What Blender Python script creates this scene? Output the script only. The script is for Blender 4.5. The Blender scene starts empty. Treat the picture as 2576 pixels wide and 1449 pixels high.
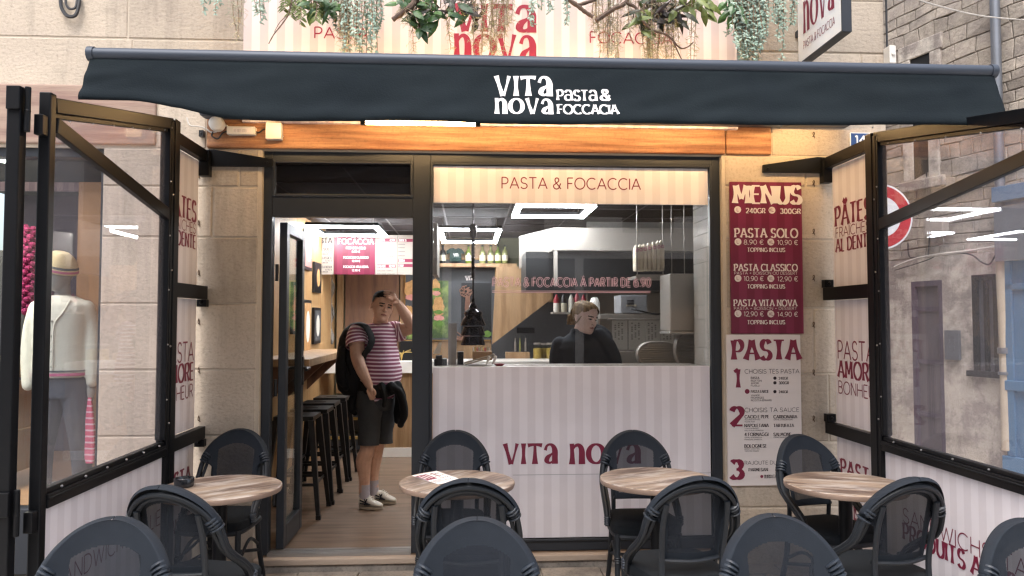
import bpy, bmesh, math, random
from mathutils import Vector, Matrix, noise as mnoise
R = math.radians
sc = bpy.context.scene
COL = sc.collection
rng = random.Random(7)

# ---------------------------------------------------------------- camera, world, sun, exposure
F_PX, CX, CY = 1900.0, 1288.0, 724.5          # focal length and centre in the 2576 px wide view of the photo
YAW, PITCH = R(3.25), R(2.43)
CAM = Vector((0, -4.9, 1.6))
cam = bpy.data.cameras.new("camera"); cam.sensor_width = 36; cam.lens = 36 * F_PX / 2576
cam.clip_start = .05; cam.clip_end = 500
camo = bpy.data.objects.new("camera", cam); COL.objects.link(camo)
camo.location = CAM; camo.rotation_euler = (R(90) + PITCH, 0, -YAW)
sc.camera = camo
SUN_EL, SUN_ROT = R(62), R(200)
w = bpy.data.worlds.new("World"); sc.world = w; w.use_nodes = True
nt = w.node_tree; nt.nodes.clear()
sky = nt.nodes.new("ShaderNodeTexSky"); sky.sky_type = 'NISHITA'; sky.sun_disc = False
sky.sun_elevation = SUN_EL; sky.sun_rotation = SUN_ROT; sky.dust_density = 4; sky.air_density = 1.0
hs = nt.nodes.new("ShaderNodeHueSaturation"); hs.inputs['Saturation'].default_value = .62
bg = nt.nodes.new("ShaderNodeBackground"); bg.inputs['Strength'].default_value = .15
wo = nt.nodes.new("ShaderNodeOutputWorld")
nt.links.new(sky.outputs[0], hs.inputs['Color']); nt.links.new(hs.outputs[0], bg.inputs[0]); nt.links.new(bg.outputs[0], wo.inputs[0])
sl = bpy.data.lights.new("sun", 'SUN'); sl.energy = 0.5; sl.angle = R(25); sl.color = (1, .98, .95)
so = bpy.data.objects.new("sun", sl); COL.objects.link(so)
# direction towards the sun: azimuth measured like the sky texture
sd = Vector((math.sin(SUN_ROT) * math.cos(SUN_EL), math.cos(SUN_ROT) * math.cos(SUN_EL), math.sin(SUN_EL)))
so.rotation_euler = sd.to_track_quat('Z', 'Y').to_euler(); so.location = (0, -6, 12)
sc.view_settings.view_transform = 'Standard'; sc.view_settings.look = 'None'
sc.view_settings.exposure = 1.62; sc.view_settings.gamma = 1
sc.cycles.filter_width = 1.35

# ---------------------------------------------------------------- photo pixel -> point on a known plane
_f = Vector((math.sin(YAW) * math.cos(PITCH), math.cos(YAW) * math.cos(PITCH), math.sin(PITCH)))
_r = Vector((math.cos(YAW), -math.sin(YAW), 0)); _u = _r.cross(_f)
def ray(x, y): return _f + _r * ((x - CX) / F_PX) - _u * ((y - CY) / F_PX)
def at(x, y, Y):
    d = ray(x, y); return CAM + d * ((Y - CAM.y) / d.y)
def atX(x, y, X):
    d = ray(x, y); return CAM + d * ((X - CAM.x) / d.x)
def atZ(x, y, Z):
    d = ray(x, y); return CAM + d * ((Z - CAM.z) / d.z)

# ---------------------------------------------------------------- materials
MATS = {}
def lin(c):
    if isinstance(c, str):
        c = [int(c[i:i+2], 16) / 255 for i in (0, 2, 4)]
        c = [x / 12.92 if x <= .04045 else ((x + .055) / 1.055) ** 2.4 for x in c]
    return tuple(c)
def nn(t, kind, **kw):
    n = t.nodes.new(kind)
    for k, v in kw.items():
        if k in n.inputs: n.inputs[k].default_value = v
        else: setattr(n, k, v)
    return n
def mat(name, col, rough=.6, metal=0, var=.12, vs=5, bump=0, bs=40, stretch=(1, 1, 1), coat=0, spec=.5, col2=None, c2s=3, c2lo=.45, c2hi=.65, emit=0, attr=None, sheen=0, speck=0, streak=0):
    """one principled material: base colour varied by noise, optional second colour in patches, optional bump"""
    m = bpy.data.materials.new(name); m.use_nodes = True; t = m.node_tree; L = t.links.new
    p = t.nodes['Principled BSDF']; col = lin(col)
    p.inputs['Roughness'].default_value = rough; p.inputs['Metallic'].default_value = metal
    p.inputs['Specular IOR Level'].default_value = spec
    if coat: p.inputs['Coat Weight'].default_value = coat; p.inputs['Coat Roughness'].default_value = .15
    if sheen: p.inputs['Sheen Weight'].default_value = sheen
    tc = nn(t, 'ShaderNodeTexCoord'); mp = nn(t, 'ShaderNodeMapping'); mp.inputs['Scale'].default_value = stretch
    L(tc.outputs['Object'], mp.inputs[0])
    n1 = nn(t, 'ShaderNodeTexNoise', Scale=vs, Detail=6.0, Roughness=.6); L(mp.outputs[0], n1.inputs[0])
    mr = nn(t, 'ShaderNodeMapRange'); mr.inputs[1].default_value = .25; mr.inputs[2].default_value = .75
    mr.inputs[3].default_value = 1 - var; mr.inputs[4].default_value = 1 + var; L(n1.outputs[0], mr.inputs[0])
    base = None
    if col2 is not None:
        n2 = nn(t, 'ShaderNodeTexNoise', Scale=c2s, Detail=8.0, Roughness=.65); L(mp.outputs[0], n2.inputs[0])
        rp = nn(t, 'ShaderNodeMapRange'); rp.inputs[1].default_value = c2lo; rp.inputs[2].default_value = c2hi; L(n2.outputs[0], rp.inputs[0])
        mx = nn(t, 'ShaderNodeMix', data_type='RGBA'); mx.inputs[6].default_value = (*col, 1); mx.inputs[7].default_value = (*lin(col2), 1)
        L(rp.outputs[0], mx.inputs[0]); base = mx.outputs[2]
    vm = nn(t, 'ShaderNodeVectorMath', operation='SCALE'); vm.inputs[0].default_value = col
    if base: L(base, vm.inputs[0])
    L(mr.outputs[0], vm.inputs['Scale']); out = vm.outputs[0]
    if attr:
        a = nn(t, 'ShaderNodeAttribute'); a.attribute_name = attr
        v2 = nn(t, 'ShaderNodeVectorMath', operation='SCALE'); L(out, v2.inputs[0]); L(a.outputs['Fac'], v2.inputs['Scale']); out = v2.outputs[0]
    for amt, sc_, st_ in ((speck, 55, (1, 1, 1)), (streak, 1.3, (4, 4, .45))):      # pits and crumbs; runs of old dirt
        if amt:
            m2 = nn(t, 'ShaderNodeMapping'); m2.inputs['Scale'].default_value = st_; L(tc.outputs['Object'], m2.inputs[0])
            n3 = nn(t, 'ShaderNodeTexNoise', Scale=sc_, Detail=4.0, Roughness=.7); L(m2.outputs[0], n3.inputs[0])
            r3 = nn(t, 'ShaderNodeMapRange'); r3.inputs[1].default_value = .3; r3.inputs[2].default_value = .5; r3.inputs[3].default_value = 1 - amt; r3.inputs[4].default_value = 1.04; L(n3.outputs[0], r3.inputs[0])
            v3 = nn(t, 'ShaderNodeVectorMath', operation='SCALE'); L(out, v3.inputs[0]); L(r3.outputs[0], v3.inputs['Scale']); out = v3.outputs[0]
    L(out, p.inputs['Base Color'])
    if emit:
        p.inputs['Emission Color'].default_value = (*col, 1); p.inputs['Emission Strength'].default_value = emit
    if bump:
        nb = nn(t, 'ShaderNodeTexNoise', Scale=bs, Detail=5.0, Roughness=.6); L(mp.outputs[0], nb.inputs[0])
        bp = nn(t, 'ShaderNodeBump', Strength=bump, Distance=.01); L(nb.outputs[0], bp.inputs['Height']); L(bp.outputs[0], p.inputs['Normal'])
    MATS[name] = m; return m
def stripes(name, c1, c2, period, axis=0, rough=.5, var=.06, attr=None, duty=.5, bump=0, bs=20):
    m = mat(name, c1, rough, var=var, vs=3, bump=bump, bs=bs); t = m.node_tree; L = t.links.new
    if attr:
        a = nn(t, 'ShaderNodeAttribute'); a.attribute_name = attr; src = a.outputs['Fac']
    else:
        tc = nn(t, 'ShaderNodeTexCoord'); sx = nn(t, 'ShaderNodeSeparateXYZ'); L(tc.outputs['Object'], sx.inputs[0]); src = sx.outputs[axis]
    d = nn(t, 'ShaderNodeMath', operation='DIVIDE'); d.inputs[1].default_value = period; L(src, d.inputs[0])
    fr = nn(t, 'ShaderNodeMath', operation='FRACT'); L(d.outputs[0], fr.inputs[0])
    g = nn(t, 'ShaderNodeMath', operation='GREATER_THAN'); g.inputs[1].default_value = duty; L(fr.outputs[0], g.inputs[0])
    mx = nn(t, 'ShaderNodeMix', data_type='RGBA'); mx.inputs[6].default_value = (*lin(c1), 1); mx.inputs[7].default_value = (*lin(c2), 1); L(g.outputs[0], mx.inputs[0])
    vm = [n for n in t.nodes if n.type == 'VECT_MATH'][0]; L(mx.outputs[2], vm.inputs[0])
    return m
def glass(name, tint=(1, 1, 1), refl=1.0, rough=0.0, haze=0.0):
    m = bpy.data.materials.new(name); m.use_nodes = True; t = m.node_tree; L = t.links.new
    t.nodes.remove(t.nodes['Principled BSDF']); o = t.nodes['Material Output']
    tr = nn(t, 'ShaderNodeBsdfTransparent'); tr.inputs[0].default_value = (*tint, 1)
    gl = nn(t, 'ShaderNodeBsdfGlossy', Roughness=rough)
    lw = nn(t, 'ShaderNodeLayerWeight', Blend=.5); pw = nn(t, 'ShaderNodeMath', operation='POWER'); pw.inputs[1].default_value = 4.5; L(lw.outputs['Facing'], pw.inputs[0])
    mu = nn(t, 'ShaderNodeMath', operation='MULTIPLY_ADD'); mu.inputs[1].default_value = .8; mu.inputs[2].default_value = .04 * refl; L(pw.outputs[0], mu.inputs[0])   # Schlick, both faces alike
    mx = nn(t, 'ShaderNodeMixShader'); L(mu.outputs[0], mx.inputs[0]); L(tr.outputs[0], mx.inputs[1]); L(gl.outputs[0], mx.inputs[2])
    last = mx.outputs[0]
    if haze:  # even pale veil mixed into the pane, standing in for washed-out reflections
        df = nn(t, 'ShaderNodeBsdfDiffuse'); df.inputs[0].default_value = (.75, .74, .78, 1)
        m2 = nn(t, 'ShaderNodeMixShader'); m2.inputs[0].default_value = haze; L(last, m2.inputs[1]); L(df.outputs[0], m2.inputs[2]); last = m2.outputs[0]
    L(last, o.inputs[0]); MATS[name] = m; return m
def lamp(name, col, s):
    m = bpy.data.materials.new(name); m.use_nodes = True; p = m.node_tree.nodes['Principled BSDF']
    p.inputs['Base Color'].default_value = (.8, .8, .8, 1); p.inputs['Emission Color'].default_value = (*col, 1); p.inputs['Emission Strength'].default_value = s
    MATS[name] = m; return m
def seethrough(name, col, k, rough=.8):
    """woven textile: opaque threads, k of the area open"""
    m = mat(name, col, rough, var=.1, vs=30, bump=.25, bs=350, spec=.25); t = m.node_tree; L = t.links.new
    p = t.nodes['Principled BSDF']; o = t.nodes['Material Output']
    tr = nn(t, 'ShaderNodeBsdfTransparent'); mx = nn(t, 'ShaderNodeMixShader'); mx.inputs[0].default_value = k
    L(p.outputs[0], mx.inputs[1]); L(tr.outputs[0], mx.inputs[2]); L(mx.outputs[0], o.inputs[0]); return m

# ---------------------------------------------------------------- objects
WPOS = {}
def tag(o, label=None, cat=None, group=None, kind=None):
    if label: o['label'] = label
    if cat: o['category'] = cat
    if group: o['group'] = group
    if kind: o['kind'] = kind
    return o
def thing(name, label, cat, loc=(0, 0, 0), group=None):
    o = bpy.data.objects.new(name, None); COL.objects.link(o); o.location = loc; o.empty_display_size = .1
    WPOS[o.name] = Vector(loc); return tag(o, label, cat, group)
class B:
    def __init__(s): s.txt = []; s.v = []; s.f = []; s.m = []; s.mi = 0; s.val = []; s.cv = 1.0
    def P(s, p):
        s.v.append(Vector(p)); s.val.append(s.cv); return len(s.v) - 1
    def face(s, pts):
        s.f.append([s.P(p) for p in pts]); s.m.append(s.mi)
    def fi(s, idx): s.f.append(list(idx)); s.m.append(s.mi)
    def box(s, x0, x1, y0, y1, z0, z1):
        if x0 > x1: x0, x1 = x1, x0
        if y0 > y1: y0, y1 = y1, y0
        if z0 > z1: z0, z1 = z1, z0
        i = [s.P(p) for p in ((x0,y0,z0),(x1,y0,z0),(x1,y1,z0),(x0,y1,z0),(x0,y0,z1),(x1,y0,z1),(x1,y1,z1),(x0,y1,z1))]
        for q in ((0,3,2,1),(4,5,6,7),(0,1,5,4),(1,2,6,5),(2,3,7,6),(3,0,4,7)): s.fi([i[k] for k in q])
        return s
    def bar(s, a, b, wd, h, up=(0, 0, 1)):
        """rectangular bar from a to b"""
        a, b = Vector(a), Vector(b); d = (b - a).normalized(); up = Vector(up)
        sd = d.cross(up)
        if sd.length < 1e-4: sd = d.cross(Vector((1, 0, 0)))
        sd.normalize(); u2 = sd.cross(d)
        i = []
        for q in (a, b):
            for su, sv in ((-1,-1),(1,-1),(1,1),(-1,1)): i.append(s.P(q + sd * (su * wd / 2) + u2 * (sv * h / 2)))
        for q in ((0,1,2,3),(7,6,5,4),(0,4,5,1),(1,5,6,2),(2,6,7,3),(3,7,4,0)): s.fi([i[k] for k in q])
        return s
    def tube(s, pts, r, n=8, closed=False, caps=True, flat=1.0):
        pts = [Vector(p) for p in pts]; N = len(pts)
        rr = r if isinstance(r, (list, tuple)) else [r] * N
        rings = []; nrm = None
        for k in range(N):
            if closed: d = pts[(k + 1) % N] - pts[k - 1]
            else: d = pts[min(k + 1, N - 1)] - pts[max(k - 1, 0)]
            if d.length < 1e-9: d = Vector((0, 0, 1))
            d.normalize()
            if nrm is None:
                nrm = d.cross(Vector((0, 0, 1)))
                if nrm.length < .05: nrm = d.cross(Vector((0, 1, 0)))
                nrm.normalize()
            else:
                nrm = nrm - d * nrm.dot(d)
                if nrm.length < 1e-6: nrm = d.cross(Vector((0, 1, .3)))
                nrm.normalize()
            bn = d.cross(nrm)
            rings.append([s.P(pts[k] + nrm * (rr[k] * math.cos(2*math.pi*j/n)) + bn * (rr[k] * flat * math.sin(2*math.pi*j/n))) for j in range(n)])
        M = N if closed else N - 1
        for k in range(M):
            a, b = rings[k], rings[(k + 1) % N]
            for j in range(n): s.fi((a[j], a[(j+1) % n], b[(j+1) % n], b[j]))
        if caps and not closed: s.fi(rings[0][::-1]); s.fi(rings[-1])
        return s
    def lathe(s, prof, c=(0, 0, 0), n=16, ax=None):
        """profile of (radius, height), turned about the axis (default z)"""
        c = Vector(c); A = Vector(ax).normalized() if ax else Vector((0, 0, 1))
        U = A.cross(Vector((0, 1, 0)) if abs(A.y) < .9 else Vector((1, 0, 0))).normalized(); V = A.cross(U)
        rings = [[s.P(c + A * h + (U * math.cos(2*math.pi*j/n) + V * math.sin(2*math.pi*j/n)) * max(r, 1e-4)) for j in range(n)] for r, h in prof]
        for a, b in zip(rings, rings[1:]):
            for j in range(n): s.fi((a[j], a[(j+1) % n], b[(j+1) % n], b[j]))
        s.fi(rings[0][::-1]); s.fi(rings[-1]); return s
    def ell(s, c, r, n=12, m=8, rot=None):
        c = Vector(c); r = (r, r, r) if not isinstance(r, (tuple, list)) else r
        rings = []
        for i in range(1, m):
            th = math.pi * i / m; ring = []
            for j in range(n):
                p = Vector((r[0]*math.sin(th)*math.cos(2*math.pi*j/n), r[1]*math.sin(th)*math.sin(2*math.pi*j/n), r[2]*math.cos(th)))
                if rot is not None: p = rot @ p
                ring.append(s.P(c + p))
            rings.append(ring)
        e = Vector((0, 0, r[2])); e = rot @ e if rot is not None else e
        t, b = s.P(c + e), s.P(c - e)
        for j in range(n): s.fi((t, rings[0][j], rings[0][(j+1) % n])); s.fi((b, rings[-1][(j+1) % n], rings[-1][j]))
        for a, q in zip(rings, rings[1:]):
            for j in range(n): s.fi((a[j], q[j], q[(j+1) % n], a[(j+1) % n]))
        return s
    def loft(s, rings, caps=True, vals=None):
        I = []
        for k, r in enumerate(rings):
            if vals: s.cv = vals[k]
            I.append([s.P(p) for p in r])
        for a, b in zip(I, I[1:]):
            n = len(a)
            for j in range(n): s.fi((a[j], a[(j+1) % n], b[(j+1) % n], b[j]))
        if caps: s.fi(I[0][::-1]); s.fi(I[-1])
        return s
    def prism(s, pts, d):
        """flat outline extruded by vector d"""
        d = Vector(d); a = [s.P(p) for p in pts]; b = [s.P(Vector(p) + d) for p in pts]; n = len(a)
        s.fi(a[::-1]); s.fi(b)
        for j in range(n): s.fi((a[j], a[(j+1) % n], b[(j+1) % n], b[j]))
        return s
    def grid(s, rows):
        I = [[s.P(p) for p in r] for r in rows]
        for a, b in zip(I, I[1:]):
            for j in range(len(a) - 1): s.fi((a[j], a[j+1], b[j+1], b[j]))
        return s
    def build(s, name, mats, parent=None, smooth=False, bevel=0, sharp=38, attr=None, fix=True):
        if not isinstance(mats, (list, tuple)): mats = [mats]
        if 2 <= len(s.txt) <= 8 and name == 'lettering':      # every line of lettering is a part of its own
            for a_, c_ in s.txt[1:]:
                q = B()
                for f in s.f[a_:c_]: q.face([s.v[i] for i in f])
                q.build(name, mats, parent, fix=fix)
            k = B(); cut = set(i for a_, c_ in s.txt[1:] for i in range(a_, c_))
            for i, f in enumerate(s.f):
                if i not in cut: k.face([s.v[j] for j in f])
            return k.build(name, mats, parent, fix=fix)
        off = WPOS.get(parent.name, Vector()) if parent else Vector()
        me = bpy.data.meshes.new(name); me.from_pydata([tuple(v - off) for v in s.v], [], s.f)
        for m in mats: me.materials.append(MATS[m] if isinstance(m, str) else m)
        if len(mats) > 1: me.polygons.foreach_set('material_index', s.m)
        if attr:
            a = me.attributes.new(attr, 'FLOAT', 'POINT'); a.data.foreach_set('value', s.val)
        if fix:
            bm = bmesh.new(); bm.from_mesh(me); bmesh.ops.recalc_face_normals(bm, faces=bm.faces); bm.to_mesh(me); bm.free()
        me.update()
        if smooth:
            for p in me.polygons: p.use_smooth = True
            me.set_sharp_from_angle(angle=R(sharp))
        o = bpy.data.objects.new(name, me); COL.objects.link(o)
        if parent: o.parent = parent
        WPOS[o.name] = off
        if bevel:
            b = o.modifiers.new('bevel', 'BEVEL'); b.width = bevel; b.segments = 2; b.limit_method = 'ANGLE'; b.angle_limit = R(40)
        return o
def remesh(o, vox, it=4, fac=.5):
    m = o.modifiers.new('r', 'REMESH'); m.mode = 'VOXEL'; m.voxel_size = vox; m.use_smooth_shade = True
    k = o.modifiers.new('s', 'SMOOTH'); k.factor = fac; k.iterations = it
    dg = bpy.context.evaluated_depsgraph_get()
    mats = list(o.data.materials); me = bpy.data.meshes.new_from_object(o.evaluated_get(dg)); o.modifiers.clear(); old = o.data; me.name = old.name; o.data = me
    me.materials.clear()
    for x in mats: me.materials.append(x)
    for p in me.polygons: p.use_smooth = True; p.material_index = 0
    return o
def single(b, name, mats, label, cat, group=None, **kw):
    return tag(b.build(name, mats, **kw), label, cat, group)
def struct(b, name, mats, **kw): return tag(b.build(name, mats, **kw), kind='structure')
def dup(o, parent=None):
    c = o.copy(); COL.objects.link(c)
    if parent: c.parent = parent
    for ch in list(o.children): dup(ch, c)
    return c
def spline(pts, k=6):
    pts = [Vector(p) for p in pts]; out = []
    for i in range(len(pts) - 1):
        p0, p1, p2, p3 = pts[max(i-1, 0)], pts[i], pts[i+1], pts[min(i+2, len(pts)-1)]
        for j in range(k):
            t = j / k
            out.append(.5 * ((2*p1) + (p2-p0)*t + (2*p0-5*p1+4*p2-p3)*t*t + (3*p1-p0-3*p2+p3)*t**3))
    out.append(pts[-1]); return out
def lerpl(vals, n):
    return [vals[min(int(i*(len(vals)-1)/(n-1)), len(vals)-2)] * (1 - (i*(len(vals)-1)/(n-1) - min(int(i*(len(vals)-1)/(n-1)), len(vals)-2)))
            + vals[min(int(i*(len(vals)-1)/(n-1)), len(vals)-2) + 1] * (i*(len(vals)-1)/(n-1) - min(int(i*(len(vals)-1)/(n-1)), len(vals)-2)) for i in range(n)]

# ---------------------------------------------------------------- lettering: stroke skeletons drawn as ribbons
def arc(cx, cy, rx, ry, a0, a1, n=14): return [(cx + rx*math.cos(R(a0 + (a1-a0)*i/n)), cy + ry*math.sin(R(a0 + (a1-a0)*i/n))) for i in range(n + 1)]
_S = arc(.3,.74,.25,.26,20,270,14) + arc(.3,.24,.28,.24,90,-160,14)
G = {
 'A': (.78, [[(0,0),(.39,1)], [(.39,1),(.78,0)], [(.13,.32),(.65,.32)]]),
 'B': (.6, [[(.03,0),(.03,1)], [(.03,1)] + arc(.28,.76,.26,.24,90,-90) + [(.03,.52)], [(.03,.52)] + arc(.31,.26,.28,.26,90,-90) + [(.03,0)]]),
 'C': (.8, [arc(.46,.5,.45,.5,48,312,20)]),
 'D': (.72, [[(.03,0),(.03,1)], [(.03,1)] + arc(.25,.5,.46,.5,90,-90) + [(.03,0)]]),
 'E': (.52, [[(.03,0),(.03,1)], [(.03,1),(.52,1)], [(.03,.52),(.46,.52)], [(.03,0),(.52,0)]]),
 'F': (.5, [[(.03,0),(.03,1)], [(.03,1),(.5,1)], [(.03,.5),(.44,.5)]]),
 'G': (.85, [arc(.46,.5,.45,.5,48,340,20) + [(.88,.46)], [(.88,.46),(.52,.46)]]),
 'H': (.7, [[(.03,0),(.03,1)], [(.67,0),(.67,1)], [(.03,.52),(.67,.52)]]),
 'I': (.08, [[(.04,0),(.04,1)]]),
 'J': (.42, [[(.38,1),(.38,.25)] + arc(.18,.22,.2,.22,0,-150)]),
 'K': (.62, [[(.03,0),(.03,1)], [(.58,1),(.05,.42)], [(.2,.55),(.62,0)]]),
 'L': (.48, [[(.03,0),(.03,1)], [(.03,0),(.48,0)]]),
 'M': (.86, [[(.03,0),(.1,1)], [(.1,1),(.43,.25)], [(.43,.25),(.76,1)], [(.76,1),(.83,0)]]),
 'N': (.7, [[(.03,0),(.03,1)], [(.03,1),(.67,0)], [(.67,0),(.67,1)]]),
 'O': (.92, [arc(.46,.5,.45,.5,90,450,26)]),
 'P': (.58, [[(.03,0),(.03,1)], [(.03,1)] + arc(.27,.71,.29,.29,90,-90) + [(.03,.42)]]),
 'Q': (.92, [arc(.46,.5,.45,.5,90,450,26), [(.55,.25),(.88,-.05)]]),
 'R': (.6, [[(.03,0),(.03,1)], [(.03,1)] + arc(.27,.73,.29,.27,90,-90) + [(.03,.46)], [(.3,.46),(.6,0)]]),
 'S': (.6, [_S]),
 'T': (.66, [[(0,1),(.66,1)], [(.33,0),(.33,1)]]),
 'U': (.68, [[(.03,1),(.03,.32)] + arc(.34,.32,.31,.32,180,360) + [(.65,1)]]),
 'V': (.74, [[(0,1),(.37,0)], [(.37,0),(.74,1)]]),
 'W': (1.06, [[(0,1),(.27,0)], [(.27,0),(.53,.9)], [(.53,.9),(.79,0)], [(.79,0),(1.06,1)]]),
 'X': (.64, [[(0,0),(.64,1)], [(0,1),(.64,0)]]),
 'Y': (.66, [[(0,1),(.33,.45)], [(.66,1),(.33,.45)], [(.33,.45),(.33,0)]]),
 'Z': (.62, [[(0,1),(.62,1)], [(.62,1),(0,0)], [(0,0),(.62,0)]]),
 '0': (.62, [arc(.31,.5,.29,.5,90,450,24)]),
 '1': (.3, [[(0,.86),(.22,1)], [(.22,1),(.22,0)]]),
 '2': (.58, [arc(.29,.72,.27,.28,165,-40) + [(.02,0)], [(.02,0),(.58,0)]]),
 '3': (.58, [arc(.28,.75,.24,.25,150,-90) , arc(.28,.26,.28,.26,90,-155)]),
 '4': (.66, [[(.5,0),(.5,1)], [(.5,1),(.02,.25)], [(.02,.25),(.66,.25)]]),
 '5': (.58, [[(.1,1),(.52,1)], [(.1,1),(.07,.52)] + arc(.28,.32,.28,.32,120,-150)]),
 '6': (.6, [arc(.3,.31,.28,.31,90,450,20), [(.5,1)] + arc(.42,.4,.4,.55,130,190)]),
 '8': (.6, [arc(.3,.76,.23,.24,90,450,20), arc(.3,.26,.28,.26,90,450,20)]),
 '9': (.6, [arc(.3,.69,.28,.31,90,450,20), [(.1,0)] + arc(.18,.6,.4,.55,-50,10)]),
 '€': (.72, [arc(.45,.5,.4,.5,50,310,18), [(0,.6),(.55,.6)], [(0,.4),(.52,.4)]]),
 ',': (.1, [[(.07,.08),(.0,-.14)]]), '.': (.1, [[(.05,0),(.05,.1)]]), "'": (.1, [[(.05,1),(.03,.75)]]),
 '&': (.7, [[(.68,.0)] + [(.2,.62)] + arc(.32,.8,.17,.19,200,-40) + [(.1,.38)] + arc(.28,.24,.26,.25,150,330) + [(.66,.5)]]),
 '+': (.55, [[(.02,.48),(.53,.48)], [(.275,.22),(.275,.74)]]), '-': (.35, [[(.02,.45),(.33,.45)]]), '/': (.4, [[(0,-.05),(.4,1.05)]]),
 '|': (.1, [[(.05,-.1),(.05,1.1)]]),
 # logo letters, lower-case forms of full height
 'v': (.8, [[(.06,1),(.4,0)], [(.4,0),(.74,1)]]),
 'i': (.22, [[(.11,0),(.11,1)]]), 't': (.84, [[(.0,.97),(.84,.97)], [(.42,0),(.42,.97)]]),
 'a': (.84, [arc(.4,.66,.32,.33,160,0) + [(.72,0)], [(.72,.55)] + arc(.36,.28,.28,.27,60,270) + [(.66,.1)]]),
 'n': (.84, [[(.12,0),(.12,1)], arc(.4,.62,.32,.37,150,0) + [(.72,0)]]),
 'o': (.94, [arc(.47,.5,.41,.49,90,450,28)]),
}
# logo letters: strokes with their own half widths (thick flared ends, thin waists)
LG = {
 'v': (.76, [([(.10,1),(.2,.62),(.30,.25),(.37,0)], [.115,.075,.085,.11]), ([(.66,1),(.57,.6),(.47,.2),(.42,0)], [.085,.045,.05,.06])]),
 'i': (.3, [([(.15,1),(.15,.72),(.15,.4),(.15,0)], [.125,.08,.075,.13])]),
 't': (.66, [([(.33,.96),(.33,.6),(.33,.3),(.33,0)], [.06,.075,.1,.15]), ([(0,.90),(.12,.925),(.33,.945),(.54,.925),(.66,.90)], [.1,.075,.055,.075,.1])]),
 'a': (.70, [([(.55,0),(.55,.3),(.55,.62),(.48,.84),(.34,.94),(.18,.88),(.10,.66)], [.145,.135,.135,.1,.055,.055,.075]), ([(.52,.6),(.38,.46),(.22,.32),(.17,.16),(.28,.055),(.40,.09),(.48,.2)], [.02,.05,.105,.12,.055,.045,.03])]),
 'n': (.72, [([(.13,1),(.14,.7),(.15,.35),(.14,0)], [.1,.085,.1,.14]), ([(.17,.66),(.26,.86),(.40,.93),(.52,.82),(.57,.6),(.57,.3),(.57,0)], [.02,.055,.075,.11,.13,.135,.145])]),
 'o': (.84, [(arc(.42,.5,.33,.455,90,450,30), [.045 + .075 * abs(math.cos(R(90 + 360*i/30))) ** 1.3 for i in range(31)])]),
}
def glyph(ch):
    acc = {'É': ('E', [(.18,1.1),(.36,1.25)]), 'È': ('E', [(.18,1.25),(.36,1.1)]), 'À': ('A', [(.28,1.25),(.46,1.08)]), 'Â': ('A', None), 'Î': ('I', None), 'Ê': ('E', None)}
    if ch in acc:
        b, s = acc[ch]; wd, st = G[b]; c = wd / 2
        return wd, st + ([s] if s else [[(c-.2,1.1),(c,1.28)], [(c,1.28),(c+.2,1.1)]])
    return G.get(ch, (.3, []))
_lift = [0]
def ribbon(b, pts, hw, O, U, V, N, closed=False, outline=0):
    n = len(pts); L, Rr = [], []
    for k in range(n):
        a = Vector(pts[k-1 if closed and k == 0 else max(k-1, 0)]) if not (closed and k == 0) else Vector(pts[-2])
        c = Vector(pts[min(k+1, n-1)]) if not (closed and k == n-1) else Vector(pts[1])
        d = c - a
        if d.length < 1e-9: d = Vector((1, 0))
        d.normalize(); q = Vector((-d.y, d.x)) * hw[k]; p = Vector(pts[k])
        L.append(p + q); Rr.append(p - q)
    if outline:      # outlined letters: two fine lines along the edges
        for A_ in (L, Rr): ribbon(b, [tuple(p) for p in A_], [outline] * n, O, U, V, N, closed)
        return
    _lift[0] = (_lift[0] + 1) % 7; z = N * (_lift[0] * .00012)
    for k in range(n - 1): b.face([O + U*t.x + V*t.y + z for t in (Rr[k], Rr[k+1], L[k+1], L[k])])
def text(b, s, O, U, Wd, H, style='thin', wt=None, off=.0015, track=.16, V=(0, 0, 1), outline=0):
    f0 = len(b.f); O, U, V = Vector(O), Vector(U).normalized(), Vector(V); N = U.cross(V).normalized(); O = O + N * off
    if style == 'bold': track = track if track != .16 else .2
    logo = style == 'logo'; tot = 0
    for ch in s: tot += (.4 if ch == ' ' else (LG[ch] if logo else glyph(ch))[0] + track)
    tot -= track; sx = Wd / max(tot, .01); x = 0
    for ch in s:
        if ch == ' ': x += .4; continue
        if logo:
            gw, st = LG[ch]
            for q, ws in st:
                if ch != 'o': q = [tuple(p) for p in spline([(u, v, 0) for u, v in q], 5)]; ws = lerpl(ws, len(q)); q = [(p[0], p[1]) for p in q]
                ribbon(b, [((x + u) * sx, v * H) for u, v in q], [k * sx for k in ws], O, U, V, N, ch == 'o')
            x += gw + track; continue
        gw, st = glyph(ch)
        for q in st:
            P2 = [((x + px) * sx, py * H) for px, py in q]; cl = len(q) > 10 and abs(q[0][0]-q[-1][0]) + abs(q[0][1]-q[-1][1]) < .01
            hw = []
            if style == 'bold' and len(q) == 2:   # resample straight strokes so they can flare
                P2 = [(P2[0][0] + (P2[1][0]-P2[0][0])*i/6, P2[0][1] + (P2[1][1]-P2[0][1])*i/6) for i in range(7)]
            for k in range(len(P2)):
                if style == 'thin': hw.append(H * (wt or .045)); continue
                a, c = P2[max(k-1, 0)], P2[min(k+1, len(P2)-1)]
                if cl and k == 0: a = P2[-2]
                if cl and k == len(P2)-1: c = P2[1]
                dx, dy = c[0]-a[0], c[1]-a[1]; l = math.hypot(dx, dy) or 1; vt = abs(dy) / l
                yy = P2[k][1] / H; fl = .72 + .6 * abs(2*yy - 1) ** 1.6
                e = min(sx, H * 1.15)
                hw.append(e * ((wt or .13) * vt * fl + .05 * (1 - vt)))
            ribbon(b, P2, hw, O, U, V, N, cl, outline)
        x += gw + track
    b.txt.append((f0, len(b.f)))
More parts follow.
